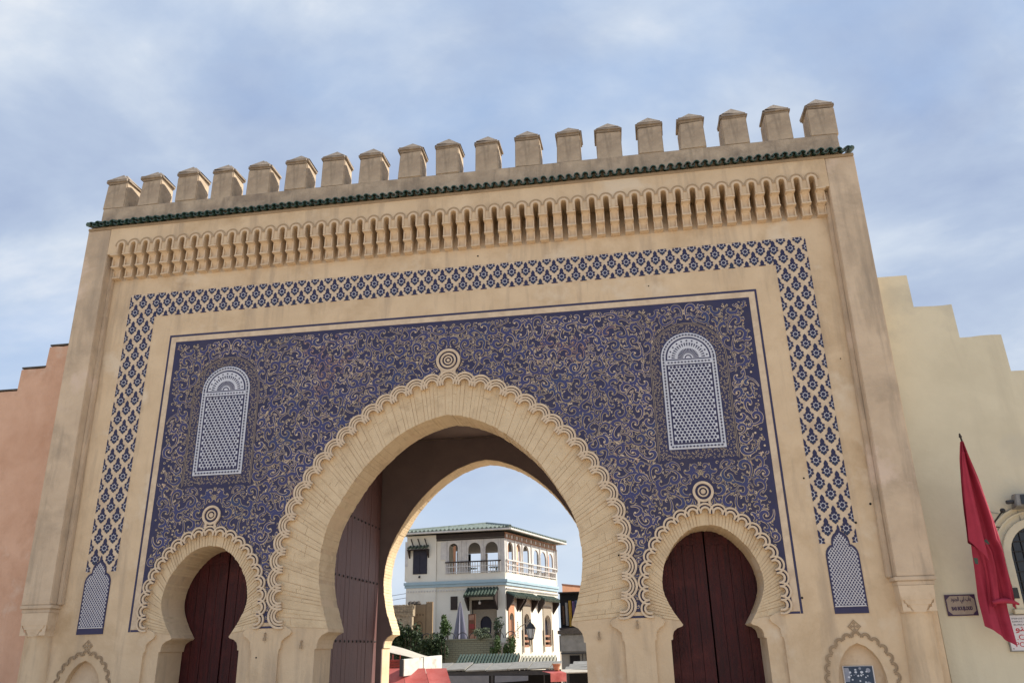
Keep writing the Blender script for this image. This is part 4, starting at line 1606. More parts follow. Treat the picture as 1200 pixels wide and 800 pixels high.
# poster standing in the right niche
b0 = (6.575, 0.12, 1.15)
po = thing('framed_picture', 'small dark blue picture with white shapes set in the carved niche', 'picture', b0)
mb = MB()
mb.box(6.345, 6.805, 0.098, 0.128, 0.85, 1.325)
part('backing', mb, 'signwhite', po, b0)
mb = MB()
mb.box(6.36, 6.787, 0.0935, 0.0975, 0.86, 1.32)
img = part('print', mb, 'posterblue', po, b0)
mb = MB()
rq = random.Random(3)
mb.sheet([(6.362, 1.1), (6.362, 1.30), (6.43, 1.30), (6.445, 1.22), (6.425, 1.1)], 0.0925, 0)
for x, z, r_ in ((6.445, 1.235, .022), (6.53, 1.27, .017), (6.53, 1.235, .02), (6.62, 1.235, .024), (6.455, 1.19, .012), (6.56, 1.185, .017), (6.605, 1.19, .018), (6.42, 1.165, .02), (6.5, 1.195, .010), (6.635, 1.20, .012), (6.69, 1.24, .016), (6.70, 1.18, .012), (6.53, 1.21, .011), (6.67, 1.16, .012), (6.47, 1.13, .015), (6.58, 1.11, .016), (6.66, 1.09, .014)):
    mb.sheet([(x + math.cos(2 * PI * k / 7) * r_ * rq.uniform(.7, 1.2), z + math.sin(2 * PI * k / 7) * r_ * 0.8 * rq.uniform(.7, 1.2)) for k in range(7)], 0.0915 - 0.0001 * int(x * 100 % 7), 1 if r_ > 0.011 else 0)
for x, z, r_ in ((6.72, 1.26, .035), (6.70, 1.05, .05), (6.60, 1.29, .02)):
    mb.sheet(circ(x, z, r_, 8), 0.0922, 0)
part('printed_shapes', mb, ['posterlight', 'posterwhite'], po, b0, parent=img)

# ------------------------------------------------------------------ flag
tip = Vector((8.45, -0.90, 4.61))
root_ = Vector((9.13, YW, 2.36))
fb = tuple(root_)
fl = thing('hanging_flag', 'crimson red flag with a green emblem hanging folded from a slanted wall pole', 'flag', fb)
mb = MB()
mb.tube([root_, root_.lerp(tip, 0.5), tip + (tip - root_) * 0.015], [0.02, 0.018, 0.014], 8)
mb.tube([tip + (tip - root_) * 0.012, tip + (tip - root_) * 0.035], [0.026, 0.010], 8)
part('pole', mb, 'darkwood', fl, fb)
mb = MB()
mb.box(root_.x - 0.06, root_.x + 0.06, YW - 0.06, YW - 0.001, root_.z - 0.1, root_.z + 0.06)
part('bracket', mb, 'iron', fl, fb)
# cloth: gathered along the pole; rows run down the pole, columns run across the folds
rows = [  # height, left x, right x, at depth ~ -0.55 .. -0.2
    (4.57, 8.435, 8.475), (4.30, 8.405, 8.56), (4.0, 8.39, 8.66), (3.7, 8.385, 8.745), (3.4, 8.38, 8.82), (3.10, 8.375, 8.875), (2.95, 8.47, 8.90), (2.75, 8.50, 8.915), (2.5, 8.50, 8.94), (2.25, 8.49, 8.96), (2.02, 8.475, 8.93), (1.85, 8.47, 8.86)]


def lerp_rows(z):
    for i in range(len(rows) - 1):
        if rows[i + 1][0] <= z <= rows[i][0]:
            t = (rows[i][0] - z) / (rows[i][0] - rows[i + 1][0])
            return tuple(a + (b - a) * t for a, b in zip(rows[i], rows[i + 1]))
    return rows[-1] if z < rows[-1][0] else rows[0]


def ydep(z):
    t = (4.61 - z) / (4.61 - 2.36)
    return -0.90 + min(t, 1.05) * 0.62


def cloth(zs_, lx, rx, fold, amp, ph, dy, nc=28, sag=None):
    vs, fs = [], []
    for i, z in enumerate(zs_):
        for j in range(nc + 1):
            u = j / nc
            a, b = lx(z), rx(z)
            wdt = b - a
            zz_ = z - (sag(u, i / (len(zs_) - 1)) if sag else 0)
            f = math.sin(u * PI * 2 * fold + ph) * amp * min(1, wdt / 0.3) + 0.34 * amp * math.sin(u * PI * 2 * fold * 2.3 + ph * 2 + z * 1.7) + 0.10 * amp * math.sin(z * 9 + u * 14)
            vs.append((a + wdt * u, ydep(z) + f + dy, zz_))
    w_ = nc + 1
    for i in range(len(zs_) - 1):
        for j in range(nc):
            fs.append((i * w_ + j, (i + 1) * w_ + j, (i + 1) * w_ + j + 1, i * w_ + j + 1))
    return vs, fs


def zrange(a, b, n):
    return [a + (b - a) * k / n for k in range(n + 1)]


mb = MB()
# main body, from the tip to the folded lower edge
v_, f_ = cloth(zrange(4.57, 2.22, 40), lambda z: lerp_rows(z)[1] + (0.0 if z > 3.1 else 0.06), lambda z: lerp_rows(z)[2], 2.2, 0.075, 0.4, 0.0, sag=lambda u, t: 0.16 * t ** 4 * (u - 0.55) ** 2 * 4)
mb.add(v_, f_)
part('cloth', mb, 'flag', fl, fb, smooth=True)
mb = MB()   # left layer ending in a point at mid height
v_, f_ = cloth(zrange(4.4, 3.10, 20), lambda z: lerp_rows(z)[1] - 0.006, lambda z: lerp_rows(z)[1] + (4.5 - z) * 0.14 + 0.02, 0.9, 0.02, 1.2, -0.07, nc=12, sag=lambda u, t: 0.30 * t * u)
mb.add(v_, f_)
part('cloth_fold', mb, 'flag', fl, fb, smooth=True)
mb = MB()   # long tail below with its slanting hem
v_, f_ = cloth(zrange(3.25, 1.86, 28), lambda z: 8.45 + 0.02 * (3.0 - z), lambda z: 8.80 + 0.04 * (3.0 - z), 1.3, 0.045, 2.2, 0.06, sag=lambda u, t: 0.30 * t ** 2 * u)
mb.add(v_, f_)
part('cloth_tail', mb, 'flag', fl, fb, smooth=True)
mb = MB()   # rolled cuff where the cloth turns over
pts = []
for k in range(12):
    u = k / 11
    pts.append((8.60 + 0.37 * u, ydep(2.25) - 0.045 - 0.03 * math.sin(u * PI), 2.19 + 0.035 * math.sin(u * 2.6) - 0.05 * u * u))
mb.tube(pts, [0.012 + 0.028 * math.sin(PI * min(1, 0.15 + k / 11 * 0.8)) for k in range(12)], 8)
part('cloth_hem', mb, 'flag', fl, fb, smooth=True)
mb = MB()
e = at(1155, 635, -0.62)
mb.prism([(e.x - 0.10, e.z - 0.03), (e.x - 0.02, e.z + 0.02), (e.x + 0.05, e.z + 0.055), (e.x + 0.085, e.z - 0.02), (e.x, e.z - 0.025)], ydep(e.z) - 0.075, ydep(e.z) - 0.068)
e = at(1148, 655, -0.62)
mb.prism([(e.x - 0.02, e.z - 0.05), (e.x - 0.03, e.z + 0.04), (e.x + 0.03, e.z + 0.03), (e.x + 0.02, e.z - 0.06)], ydep(e.z) - 0.078, ydep(e.z) - 0.070)
part('emblem', mb, 'emblem', fl, fb)

# flood lamp and security bracket above the window
p = at(1196, 586, 0.0)
lb = (p.x, YW, p.z)
fld = thing('flood_lamp', 'dark grey floodlight box fixed above the arched window', 'lamp', lb)
mb = MB()
mb.hexa([(p.x - 0.13, -0.10, p.z - 0.10), (p.x + 0.27, -0.10, p.z - 0.10), (p.x + 0.27, 0.10, p.z - 0.13), (p.x - 0.13, 0.10, p.z - 0.13),
         (p.x - 0.085, -0.06, p.z + 0.10), (p.x + 0.225, -0.06, p.z + 0.10), (p.x + 0.225, 0.09, p.z + 0.11), (p.x - 0.085, 0.09, p.z + 0.11)])
part('housing', mb, 'greywall', fld, lb, bevel=0.012)
mb = MB()
mb.hexa([(p.x - 0.045, -0.112, p.z - 0.075), (p.x + 0.24, -0.112, p.z - 0.075), (p.x + 0.24, -0.101, p.z - 0.075), (p.x - 0.045, -0.101, p.z - 0.075),
         (p.x - 0.02, -0.075, p.z + 0.08), (p.x + 0.2, -0.075, p.z + 0.08), (p.x + 0.2, -0.062, p.z + 0.08), (p.x - 0.02, -0.062, p.z + 0.08)])
part('lamp_glass', mb, 'darkglass', fld, lb)
mb = MB()
mb.tube([(p.x - 0.22, 0.0, p.z - 0.02), (p.x - 0.12, 0.0, p.z - 0.015)], 0.032, 8)
mb.box(p.x - 0.02, p.x + 0.14, 0.10, YW - 0.001, p.z - 0.04, p.z + 0.04)
part('arm', mb, 'darkgrey', fld, lb)
p = at(1175, 598, 0.02)
lb = (p.x, YW, p.z)
cm = thing('wall_bracket', 'thin dark bracket with a round knob between the flag and the floodlight', 'bracket', lb)
q = at(1162, 616, YW)
mb = MB()
mb.tube([(q.x, YW - 0.001, q.z), (p.x, 0.02, p.z)], 0.012, 6)
mb.tube([(q.x, YW - 0.01, q.z), (q.x + 0.11, YW - 0.02, q.z - 0.03)], 0.008, 6)
part('rod', mb, 'iron', cm, lb)
mb = MB()
mb.lathe([(0.012, -0.035), (0.035, -0.022), (0.042, 0.006), (0.03, 0.03), (0.008, 0.04)], (p.x, 0.02, p.z), 12)
part('knob', mb, 'iron', cm, lb, smooth=True)
c0 = at(1192, 598, YW)
mb = MB()
mb.tube([(c0.x, YW - 0.008, c0.z), (c0.x + 0.012, YW - 0.01, c0.z - 0.12), (c0.x - 0.004, YW - 0.01, c0.z - 0.25)], 0.006, 5)
a, b = at(1153, 595, YW), at(1172, 602, YW)
mb.tube([(a.x, YW - 0.01, a.z), ((a.x + b.x) / 2, YW - 0.02, (a.z + b.z) / 2 - 0.03), (b.x, YW - 0.01, b.z)], 0.005, 5)
mb.tube([(b.x, YW - 0.012, b.z), (c0.x, YW - 0.012, c0.z + 0.07)], 0.005, 5)
single('cable', mb, 'greywall', 'thin grey cables running over the cream wall near the floodlight', 'cable', tuple(c0))

# ------------------------------------------------------------------ the white house seen through the arch
def face_tools(P, ang, nsign):
    e = Vector((math.cos(R(ang)), math.sin(R(ang)), 0))
    n = Vector((e.y, -e.x, 0)) * nsign

    def w(s_, o, z):
        return (P.x + e.x * s_ + n.x * o, P.y + e.y * s_ + n.y * o, z)
    return w


HP = Vector((-4.197, 33.425, 0))
wl = face_tools(HP, 176, 1)        # long shaded side, s runs away from the corner to the left
if wl(0, 1, 0)[1] > HP.y:
    wl = face_tools(HP, 176, -1)
wr_ = face_tools(HP, 73.5, 1)      # sunlit side, s runs back from the corner
hb = tuple(HP)
house = thing('house', 'white two storey house with green tiled roof, open arcaded gallery and blue string course', 'house', hb)


def fbox(mb_, w, s0, s1, o0, o1, z0, z1, m=0):
    mb_.hexa([w(s0, o0, z0), w(s1, o0, z0), w(s1, o1, z0), w(s0, o1, z0), w(s0, o0, z1), w(s1, o0, z1), w(s1, o1, z1), w(s0, o1, z1)], m)


def fprism(mb_, w, poly, o0, o1, m=0):
    n_ = len(poly)
    vs = [w(s_, o0, z) for s_, z in poly] + [w(s_, o1, z) for s_, z in poly]
    fs = [tuple(range(n_)), tuple(range(2 * n_ - 1, n_ - 1, -1))]
    for i in range(n_):
        j = (i + 1) % n_
        fs.append((i, i + n_, j + n_, j))
    mb_.add(vs, fs, m)


def hpart(name, mb_, mats, parent=None, kind=None, **k):
    for f_i in range(1):
        pass
    o = part(name, mb_, mats, house, hb, parent=parent, kind=kind, **k)
    bm = bmesh.new()
    bm.from_mesh(o.data)
    bmesh.ops.recalc_face_normals(bm, faces=bm.faces)
    bm.to_mesh(o.data)
    bm.free()
    return o


def arch2(s0, s1, z0, ztop, n=10, pointed=False):
    r_ = (s1 - s0) / 2
    c = (s0 + s1) / 2
    zs_ = ztop - r_ * (1.15 if pointed else 1.0)
    out_ = [(s0, z0), (s0, zs_)]
    for k in range(1, n):
        an = PI * k / n
        out_.append((c - math.cos(an) * r_, zs_ + (math.sin(an) ** (0.85 if pointed else 1)) * r_ * (1.15 if pointed else 1.0)))
    out_ += [(s1, zs_), (s1, z0)]
    return out_


LL, LR = 6.05, 8.05
A_, B_, C_, D_ = wl(0, 0, 0), wl(LL, 0, 0), None, wr_(LR, 0, 0)
C_ = (B_[0] + D_[0] - A_[0], B_[1] + D_[1] - A_[1], 0)


def quadprism(mb_, pts, z0, z1, m=0):
    mb_.hexa([(p[0], p[1], z0) for p in pts] + [(p[0], p[1], z1) for p in pts], m)


def arcade_wall(w, length, openings, o0, o1, z0, z1):
    poly = [(0, z0)]
    for op_ in openings:
        poly += op_
    poly += [(length, z0), (length, z1), (0, z1)]
    m1 = MB()
    fprism(m1, w, poly, o0, o1)
    return m1


# lower body: right side wall with three tall openings, left side wall with porch recess
dr = [arch2(0.42, 0.99, -2.2, 3.62), arch2(2.45, 3.25, -2.2, 3.62), arch2(5.62, 6.6, -2.2, 3.62)]
m1 = arcade_wall(wr_, LR, dr, 0.0, -0.35, -2.2, 5.5)
hpart('wall', m1, 'white')
pr_ = [arch2(0.62, 2.06, -2.2, 4.30, n=4)]
pr_ = [[(0.52, -2.2), (0.52, 4.38), (2.12, 4.38), (2.12, -2.2)]]
m1 = arcade_wall(wl, LL, pr_, 0.0, -0.5, -2.2, 5.5)
hpart('wall', m1, 'white')
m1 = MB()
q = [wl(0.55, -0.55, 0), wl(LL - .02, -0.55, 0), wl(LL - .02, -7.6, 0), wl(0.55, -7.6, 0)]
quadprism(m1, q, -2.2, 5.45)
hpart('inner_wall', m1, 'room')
# tower block at the far end of the shaded side
m1 = MB()
fbox(m1, wl, 4.19, LL - 0.02, 0.07, -4.0, 5.501, 8.16)
fbox(m1, wl, 4.19, LL - 0.02, 0.07, -0.002, -2.2, 5.499)
hpart('tower', m1, 'white')
m1 = MB()
fbox(m1, wl, 4.74, 5.62, 0.10, 0.071, 5.93, 7.30)
sh = hpart('shutter', m1, 'shutter')
for k in range(2):
    m2 = MB()
    fbox(m2, wl, 4.76 + 0.43 * k, 5.17 + 0.43 * k, 0.125, 0.101, 5.97, 7.26)
    hpart('shutter_leaf', m2, 'shutter', parent=sh)
# little tiled hood over the shutter with three stays
m1 = MB()
fprism(m1, wl, [(4.60, 7.30), (5.90, 7.30), (5.90, 7.34), (4.60, 7.34)], 0.071, 0.48)
hd = hpart('hood', m1, 'darkwood')
for k in range(6):
    s_ = 4.70 + k * 0.22
    m2 = MB()
    m2.tube([wl(s_, 0.07, 7.56), wl(s_, 0.52, 7.40)], 0.07, 6)
    hpart('hood_tile', m2, 'greentile2', parent=hd)
for s_ in (4.66, 5.84):
    m2 = MB()
    m2.add([wl(s_ - .04, 0.071, 7.29), wl(s_ - .04, 0.44, 7.29), wl(s_ - .04, 0.071, 6.85), wl(s_ + .04, 0.071, 7.29), wl(s_ + .04, 0.44, 7.29), wl(s_ + .04, 0.071, 6.85)],
           [(0, 1, 2), (5, 4, 3), (0, 3, 4, 1), (1, 4, 5, 2), (2, 5, 3, 0)])
    hpart('hood_bracket', m2, 'darkwood', parent=hd)
for k in range(3):
    s_ = 4.80 + 0.43 * k
    m2 = MB()
    m2.tube([wl(s_ + 0.12, 0.09, 7.98), wl(s_ - 0.10, 0.30, 7.55)], 0.035, 5)
    hpart('stay', m2, 'darkwood', parent=hd)
m1 = MB()
m1.lathe([(0.02, 0), (0.06, 0.03), (0.06, 0.10), (0.02, 0.14)], wl(5.2, 0.12, 5.70), 8)
hpart('wall_lamp', m1, 'iron')

# gallery floor, back parapets, posts and ceiling
m1 = MB()
quadprism(m1, [A_, B_, C_, D_], 5.501, 5.56)
hpart('gallery_floor', m1, 'white')
m1 = MB()
fbox(m1, wl, 0.0, 4.18, 0.0, -0.16, 5.561, 5.88)
hpart('sill_wall', m1, 'white')
m1 = MB()
fbox(m1, wr_, 0.17, LR, 0.0, -0.16, 5.561, 5.88)
hpart('sill_wall', m1, 'white')
for (P0, P1) in ((B_, C_), (C_, D_)):
    P0, P1 = Vector(P0), Vector(P1)
    d_ = (P1 - P0).normalized()
    nn = Vector((d_.y, -d_.x, 0)) * 0.12
    m1 = MB()
    quadprism(m1, [P0, P1, P1 - nn, P0 - nn] if False else [P0 - nn, P1 - nn, P1 + nn, P0 + nn], 5.561, 6.40)
    hpart('parapet', m1, 'white')
    L_ = (P1 - P0).length
    for k in range(6):
        c = P0 + d_ * (L_ * k / 5)
        m1 = MB()
        m1.box(c.x - .09, c.x + .09, c.y - .09, c.y + .09, 6.401, 7.84)
        hpart('post', m1, 'whitepaint')
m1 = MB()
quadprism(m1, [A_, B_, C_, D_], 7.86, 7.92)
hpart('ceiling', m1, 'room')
# table and people-free seating inside the gallery
for s_, o_ in ((0.9, -1.6), (2.6, -1.8), (1.6, -4.2)):
    m1 = MB()
    c = wl(s_, o_, 5.56)
    m1.lathe([(0.06, 0), (0.06, 0.70), (0.45, 0.72), (0.45, 0.76)], c, 10)
    hpart('table', m1, 'bluepaint')

# arcade screens: left face then right face, with columns, arched heads and balustrade
lop = [(2.87, 3.43), (1.47, 2.24), (0.42, 1.19)]
lo = [arch2(a, b, 5.88, 7.63) for a, b in sorted(lop)]
m1 = arcade_wall(lambda s_, o, z: wl(s_ + 0.13, o, z), 3.50, [[(s_ - 0.13, z) for s_, z in q_] for q_ in lo], -0.03, -0.13, 5.88, 7.80)
arc = hpart('arcade', m1, 'whitepaint')
for s_ in (0.30, 1.33, 2.40, 2.68, 3.58):
    m2 = MB()
    m2.tube([wl(s_, -0.01, 5.88), wl(s_, -0.01, 7.79)], 0.05, 6)
    hpart('colonnette', m2, 'whitepaint', parent=arc)
m2 = MB()
for a, b in ((3.62, 3.92),):
    fbox(m2, wl, a, b, 0.02, -0.10, 6.70, 7.74)
lv = hpart('louvre', m2, 'whitepaint', parent=arc)
m2 = MB()
fbox(m2, wl, 3.63, 4.18, -0.03, -0.13, 5.88, 7.80)
hpart('side_wall', m2, 'white')
m2 = MB()
fbox(m2, wl, 0.0, 4.18, 0.03, -0.15, 7.801, 7.859)
fbox(m2, wl, 0.0, 4.19, 0.10, -0.15, 7.921, 8.16)
hpart('beam', m2, 'darkwood')
rop = [(0.48, 1.24), (1.73, 2.36), (2.72, 3.61), (4.31, 5.17), (5.44, 6.41), (6.73, 7.58)]
ro = [arch2(a, b, 5.88, 7.66 if a < 4 else 7.54) for a, b in rop]
m1 = arcade_wall(lambda s_, o, z: wr_(s_ + 0.16, o, z), LR - 0.16, [[(s_ - 0.16, z) for s_, z in q_] for q_ in ro], -0.03, -0.13, 5.88, 7.80)
arc2 = hpart('arcade', m1, 'whitepaint')
for s_ in (0.20, 1.5, 2.54, 3.95, 5.3, 6.57, 7.8):
    m2 = MB()
    m2.tube([wr_(s_, -0.01, 5.88), wr_(s_, -0.01, 7.79)], 0.06, 6)
    hpart('colonnette', m2, 'whitepaint', parent=arc2)
m2 = MB()
fbox(m2, wr_, 0.0, 0.16, 0.0, -0.16, 5.88, 7.80)
hpart('corner_post', m2, 'whitepaint')
m2 = MB()
fbox(m2, wr_, 0.0, LR, 0.05, -0.14, 7.801, 8.16)
fr_ = hpart('painted_frieze', m2, 'brownpaint')
for k in range(22):
    m2 = MB()
    fbox(m2, wr_, 0.1 + 0.36 * k, 0.28 + 0.36 * k, 0.075, 0.051, 7.85, 8.04)
    hpart('frieze_panel', m2, 'whitepaint' if k % 2 == 0 else 'carved', parent=fr_)
# curtains drawn in some of the arches
for a, b, c in ((0.50, 0.85, 'orangewall'), (1.75, 2.30, 'pinkwall'), (5.46, 5.75, 'redcloth'), (6.75, 7.2, 'orangewall')):
    m2 = MB()
    fbox(m2, wr_, a, b, -0.16, -0.19, 5.9, 7.6)
    hpart('curtain', m2, c)
m2 = MB()
fbox(m2, wl, 3.05, 3.2, -0.2, -0.25, 5.9, 7.5)
hpart('curtain', m2, 'orangewall')


def balustrade(w, s0, s1, o, z0, z1, step, rail_m):
    m3 = MB()
    fbox(m3, w, s0, s1, o + 0.05, o - 0.03, z1 - 0.07, z1)
    rl = hpart('railing', m3, rail_m)
    for z in (z0, z0 + (z1 - z0) * 0.5):
        m3 = MB()
        fbox(m3, w, s0, s1, o + 0.03, o - 0.01, z, z + 0.045)
        hpart('rail', m3, 'whitepaint', parent=rl)
    k = 0
    s_ = s0 + 0.02
    while s_ < s1:
        m3 = MB()
        m3.tube([w(s_, o + 0.01, z0 - 0.04), w(s_, o + 0.01, z1 - 0.06)], 0.022, 5)
        hpart('baluster', m3, 'whitepaint', parent=rl)
        s_ += step
        k += 1


balustrade(wl, 0.22, 3.62, 0.06, 5.92, 6.56, 0.155, 'darkwood')
balustrade(wr_, 0.12, 7.9, 0.06, 5.94, 6.60, 0.26, 'whitepaint')
# blue string course in two steps and a dentil line below
for w, l_, e in ((wl, LL, 0.0), (wr_, LR, 0.0)):
    m2 = MB()
    if w is wl:
        fprism(m2, w, [(-0.16, 5.30), (l_ + 0.1, 5.30), (l_ + 0.1, 5.46), (-0.16, 5.46)], 0.0725, 0.17)
        fprism(m2, w, [(-0.08, 5.14), (l_ + 0.06, 5.14), (l_ + 0.06, 5.298), (-0.08, 5.298)], 0.0725, 0.11)
    else:
        fprism(m2, w, [(-0.05, 5.30), (l_, 5.30), (l_, 5.46), (-0.05, 5.46)], 0.003, 0.155)
        fprism(m2, w, [(-0.02, 5.14), (l_, 5.14), (l_, 5.298), (-0.02, 5.298)], 0.003, 0.095)
    hpart('string_course', m2, 'bluepaint')
    m2 = MB()
    s_ = 0.05
    while s_ < l_ - 0.1:
        if not (w is wl and s_ < 2.2):
            fprism(m2, w, [(s_, 4.98), (s_ + 0.06, 4.87), (s_ + 0.12, 4.98)], 0.0725 if w is wl else 0.003, 0.10)
        s_ += 0.17
    hpart('dentil', m2, 'whitepaint', kind='stuff')


# tiled awnings: sloping board, rows of half round tiles, brackets
def awning(w, s0, s1, zt, zb, pr_o, tile, n_t, brackets, base_o=0.003):
    m3 = MB()
    m3.hexa([w(s0, base_o, zt - .07), w(s1, base_o, zt - .07), w(s1, pr_o, zb - .06), w(s0, pr_o, zb - .06), w(s0, base_o, zt), w(s1, base_o, zt), w(s1, pr_o, zb), w(s0, pr_o, zb)])
    aw = hpart('awning', m3, 'darkwood')
    for k in range(n_t):
        s_ = s0 + (s1 - s0) * (k + 0.5) / n_t
        m3 = MB()
        r_ = (s1 - s0) / n_t * 0.42
        m3.tube([w(s_, base_o, zt + 0.03), w(s_, pr_o + 0.05, zb + 0.03)], r_, 6)
        hpart('awning_tile', m3, tile, parent=aw)
    for s_ in brackets:
        m3 = MB()
        a, b = s_ - 0.05, s_ + 0.05
        o0, o1 = base_o, pr_o * 0.9
        m3.add([w(a, o0, zt - .08), w(a, o1, zb - .07), w(a, o1, zb - .16), w(a, o0, zb - .75), w(b, o0, zt - .08), w(b, o1, zb - .07), w(b, o1, zb - .16), w(b, o0, zb - .75)],
               [(0, 1, 2, 3), (7, 6, 5, 4), (0, 4, 5, 1), (1, 5, 6, 2), (2, 6, 7, 3), (3, 7, 4, 0)])
        hpart('bracket', m3, 'darkwood', parent=aw)
    return aw


awning(wl, 0.40, 2.30, 4.98, 4.53, 0.85, 'greentile2', 10, (0.50, 2.20))
awning(wr_, 0.05, 1.75, 4.72, 4.46, 0.5, 'greentile2', 8, (0.18, 1.62))
awning(wr_, 1.85, 3.90, 4.72, 4.46, 0.5, 'greentile2', 9, (1.98, 3.75))
awning(wr_, 4.55, 7.35, 4.70, 4.44, 0.5, 'greentile2', 12, (4.75, 7.2))
# porch: dark recess with carved horseshoe doorway
m2 = MB()
ho = [(0.98, -2.0), (0.98, 2.55)] + [(1.28 - math.cos(PI * k / 10) * 0.34, 3.08 + math.sin(PI * k / 10) * 0.40) for k in range(11)] + [(1.58, 2.55), (1.58, -2.0)]
fprism(m2, wl, [(0.60, -2.0)] + ho + [(2.05, -2.0), (2.05, 3.85), (0.60, 3.85)], -0.42, -0.49)
pt_ = hpart('portal', m2, 'carved')
m2 = MB()
fbox(m2, wl, 0.53, 2.11, -0.40, -0.49, 3.86, 4.37)
hpart('lintel', m2, 'darkwood', parent=pt_)
m2 = MB()
fbox(m2, wl, 0.9, 1.66, -0.52, -0.545, -2.0, 3.6)
hpart('doorway', m2, 'shutter', parent=pt_)
m2 = MB()
m2.tube([wl(1.45, 0.35, 4.42), wl(1.45, 0.35, 4.25)], 0.02, 5)
m2.lathe([(0.05, 0), (0.08, 0.05), (0.06, 0.14), (0.02, 0.16)], wl(1.45, 0.35, 4.10), 8)
hpart('porch_lamp', m2, 'metalwhite')
m2 = MB()
fbox(m2, wl, 2.87, 3.28, 0.05, 0.003, 3.86, 4.60)
hpart('shutter', m2, 'darkwood')
# tall openings of the sunlit side
for i, (a, b, top) in enumerate(((0.31, 1.10, 4.10), (2.26, 3.45, 4.12), (5.42, 6.80, 4.14))):
    o_ = dr[i]
    m2 = MB()
    head = [(s_, max(z, 1.85)) for s_, z in o_]
    fprism(m2, wr_, [(a, 1.85)] + head + [(b, 1.85), (b, top), (a, top)], 0.05, 0.003)
    wnd = hpart('window', m2, 'carved' if i else 'orangewall')
    m2 = MB()
    fbox(m2, wr_, a + 0.05, b - 0.05, -0.20, -0.25, -2.0, 3.9)
    hpart('pane', m2, 'shutter' if i else 'darkwood', parent=wnd)
    if i:
        for s_ in (a - 0.02, b + 0.02):
            m2 = MB()
            fbox(m2, wr_, s_ - 0.05, s_ + 0.05, 0.10, 0.051, 1.45, 2.75)
            hpart('jamb_post', m2, 'carved', parent=wnd)
        for z in (1.75, 2.02, 2.32):
            m2 = MB()
            fbox(m2, wr_, o_[0][0], o_[-1][0], -0.02, -0.08, z, z + 0.12)
            hpart('shutter_board', m2, 'brownpaint', parent=wnd)
        m2 = MB()
        fbox(m2, wr_, o_[0][0], o_[-1][0], 0.002, -0.19, 0.9, 1.74)
        hpart('apron', m2, 'white', parent=wnd)
    else:
        for k in range(3):
            m2 = MB()
            fbox(m2, wr_, 0.45 + 0.17 * k, 0.60 + 0.17 * k, -0.03, -0.09, 2.2, 3.25)
            hpart('door_panel', m2, 'orangewood' if k != 1 else 'brownpaint', parent=wnd)
# upright painted lettering strip
for k in range(9):
    m2 = MB()
    z = 2.25 + 0.105 * k
    fbox(m2, wr_, 1.53 + 0.02 * (k % 2), 1.66 + 0.03 * (k % 3 == 0), 0.007, 0.003, z, z + 0.07)
    hpart('painted_mark', m2, 'signgrey')

# roof: low hip with ribs of half round tile and a white eave board
ov = 0.62


def rq_(s_, t, z):
    """point at s along the shaded side and t back along the sunlit side"""
    eL, eR = Vector(wl(1, 0, 0)) - Vector(wl(0, 0, 0)), Vector(wr_(1, 0, 0)) - Vector(wr_(0, 0, 0))
    p_ = HP + eL * s_ + eR * t
    return (p_.x, p_.y, z)


ze, zr = 8.30, 9.12
e0, e1, e2, e3 = rq_(-ov, -ov, ze), rq_(LL + 0.25, -ov, ze), rq_(LL + 0.25, LR + 0.3, ze), rq_(-ov, LR + 0.3, ze)
r0_, r1_ = rq_(2.7, 3.6, zr), rq_(3.1, 4.6, zr)
m2 = MB()
m2.add([e0, e1, e2, e3, r0_, r1_], [(0, 1, 4), (1, 2, 5, 4), (2, 3, 5), (3, 0, 4, 5), (3, 2, 1, 0)])
roof = hpart('roof', m2, 'rooftile')
m2 = MB()
for P0, P1 in ((e0, e1), (e1, e2), (e2, e3), (e3, e0)):
    m2.tube([(P0[0], P0[1], ze - 0.05), (P1[0], P1[1], ze - 0.05)], 0.07, 5)
hpart('eave_board', m2, 'whitepaint', parent=roof, kind='stuff')


def ribs(P0, P1, T0, T1, n_):
    P0, P1, T0, T1 = map(Vector, (P0, P1, T0, T1))
    m3 = MB()
    for k in range(n_):
        t = (k + 0.5) / n_
        a = P0.lerp(P1, t)
        # climb the slope square to the eave until the hip is met
        ed = (P1 - P0).normalized()
        L_ = (P1 - P0).length
        sA, sB = (T0 - P0).dot(ed), (T1 - P0).dot(ed)
        s_ = t * L_
        h = min(1.0, s_ / max(sA, 1e-3), (L_ - s_) / max(L_ - sB, 1e-3))
        up_ = T0 - P0 - ed * sA
        b = a + up_ * h
        m3.tube([a + Vector((0, 0, 0.04)) - up_ * 0.012, b + Vector((0, 0, 0.04))], 0.085, 6)
    return m3


hpart('roof_tile_row', ribs(e0, e1, r0_, r0_, 27), 'rooftile', parent=roof, kind='stuff')
hpart('roof_tile_row', ribs(e3, e0, r1_, r0_, 34), 'rooftile', parent=roof, kind='stuff')
m2 = MB()
for P0, P1 in ((e0, r0_), (e1, r0_), (r0_, r1_), (e3, r1_)):
    m2.tube([Vector(P0) + Vector((0, 0, .08)), Vector(P1) + Vector((0, 0, .08))], 0.11, 6)
hpart('hip_tile', m2, 'rooftile', parent=roof, kind='stuff')

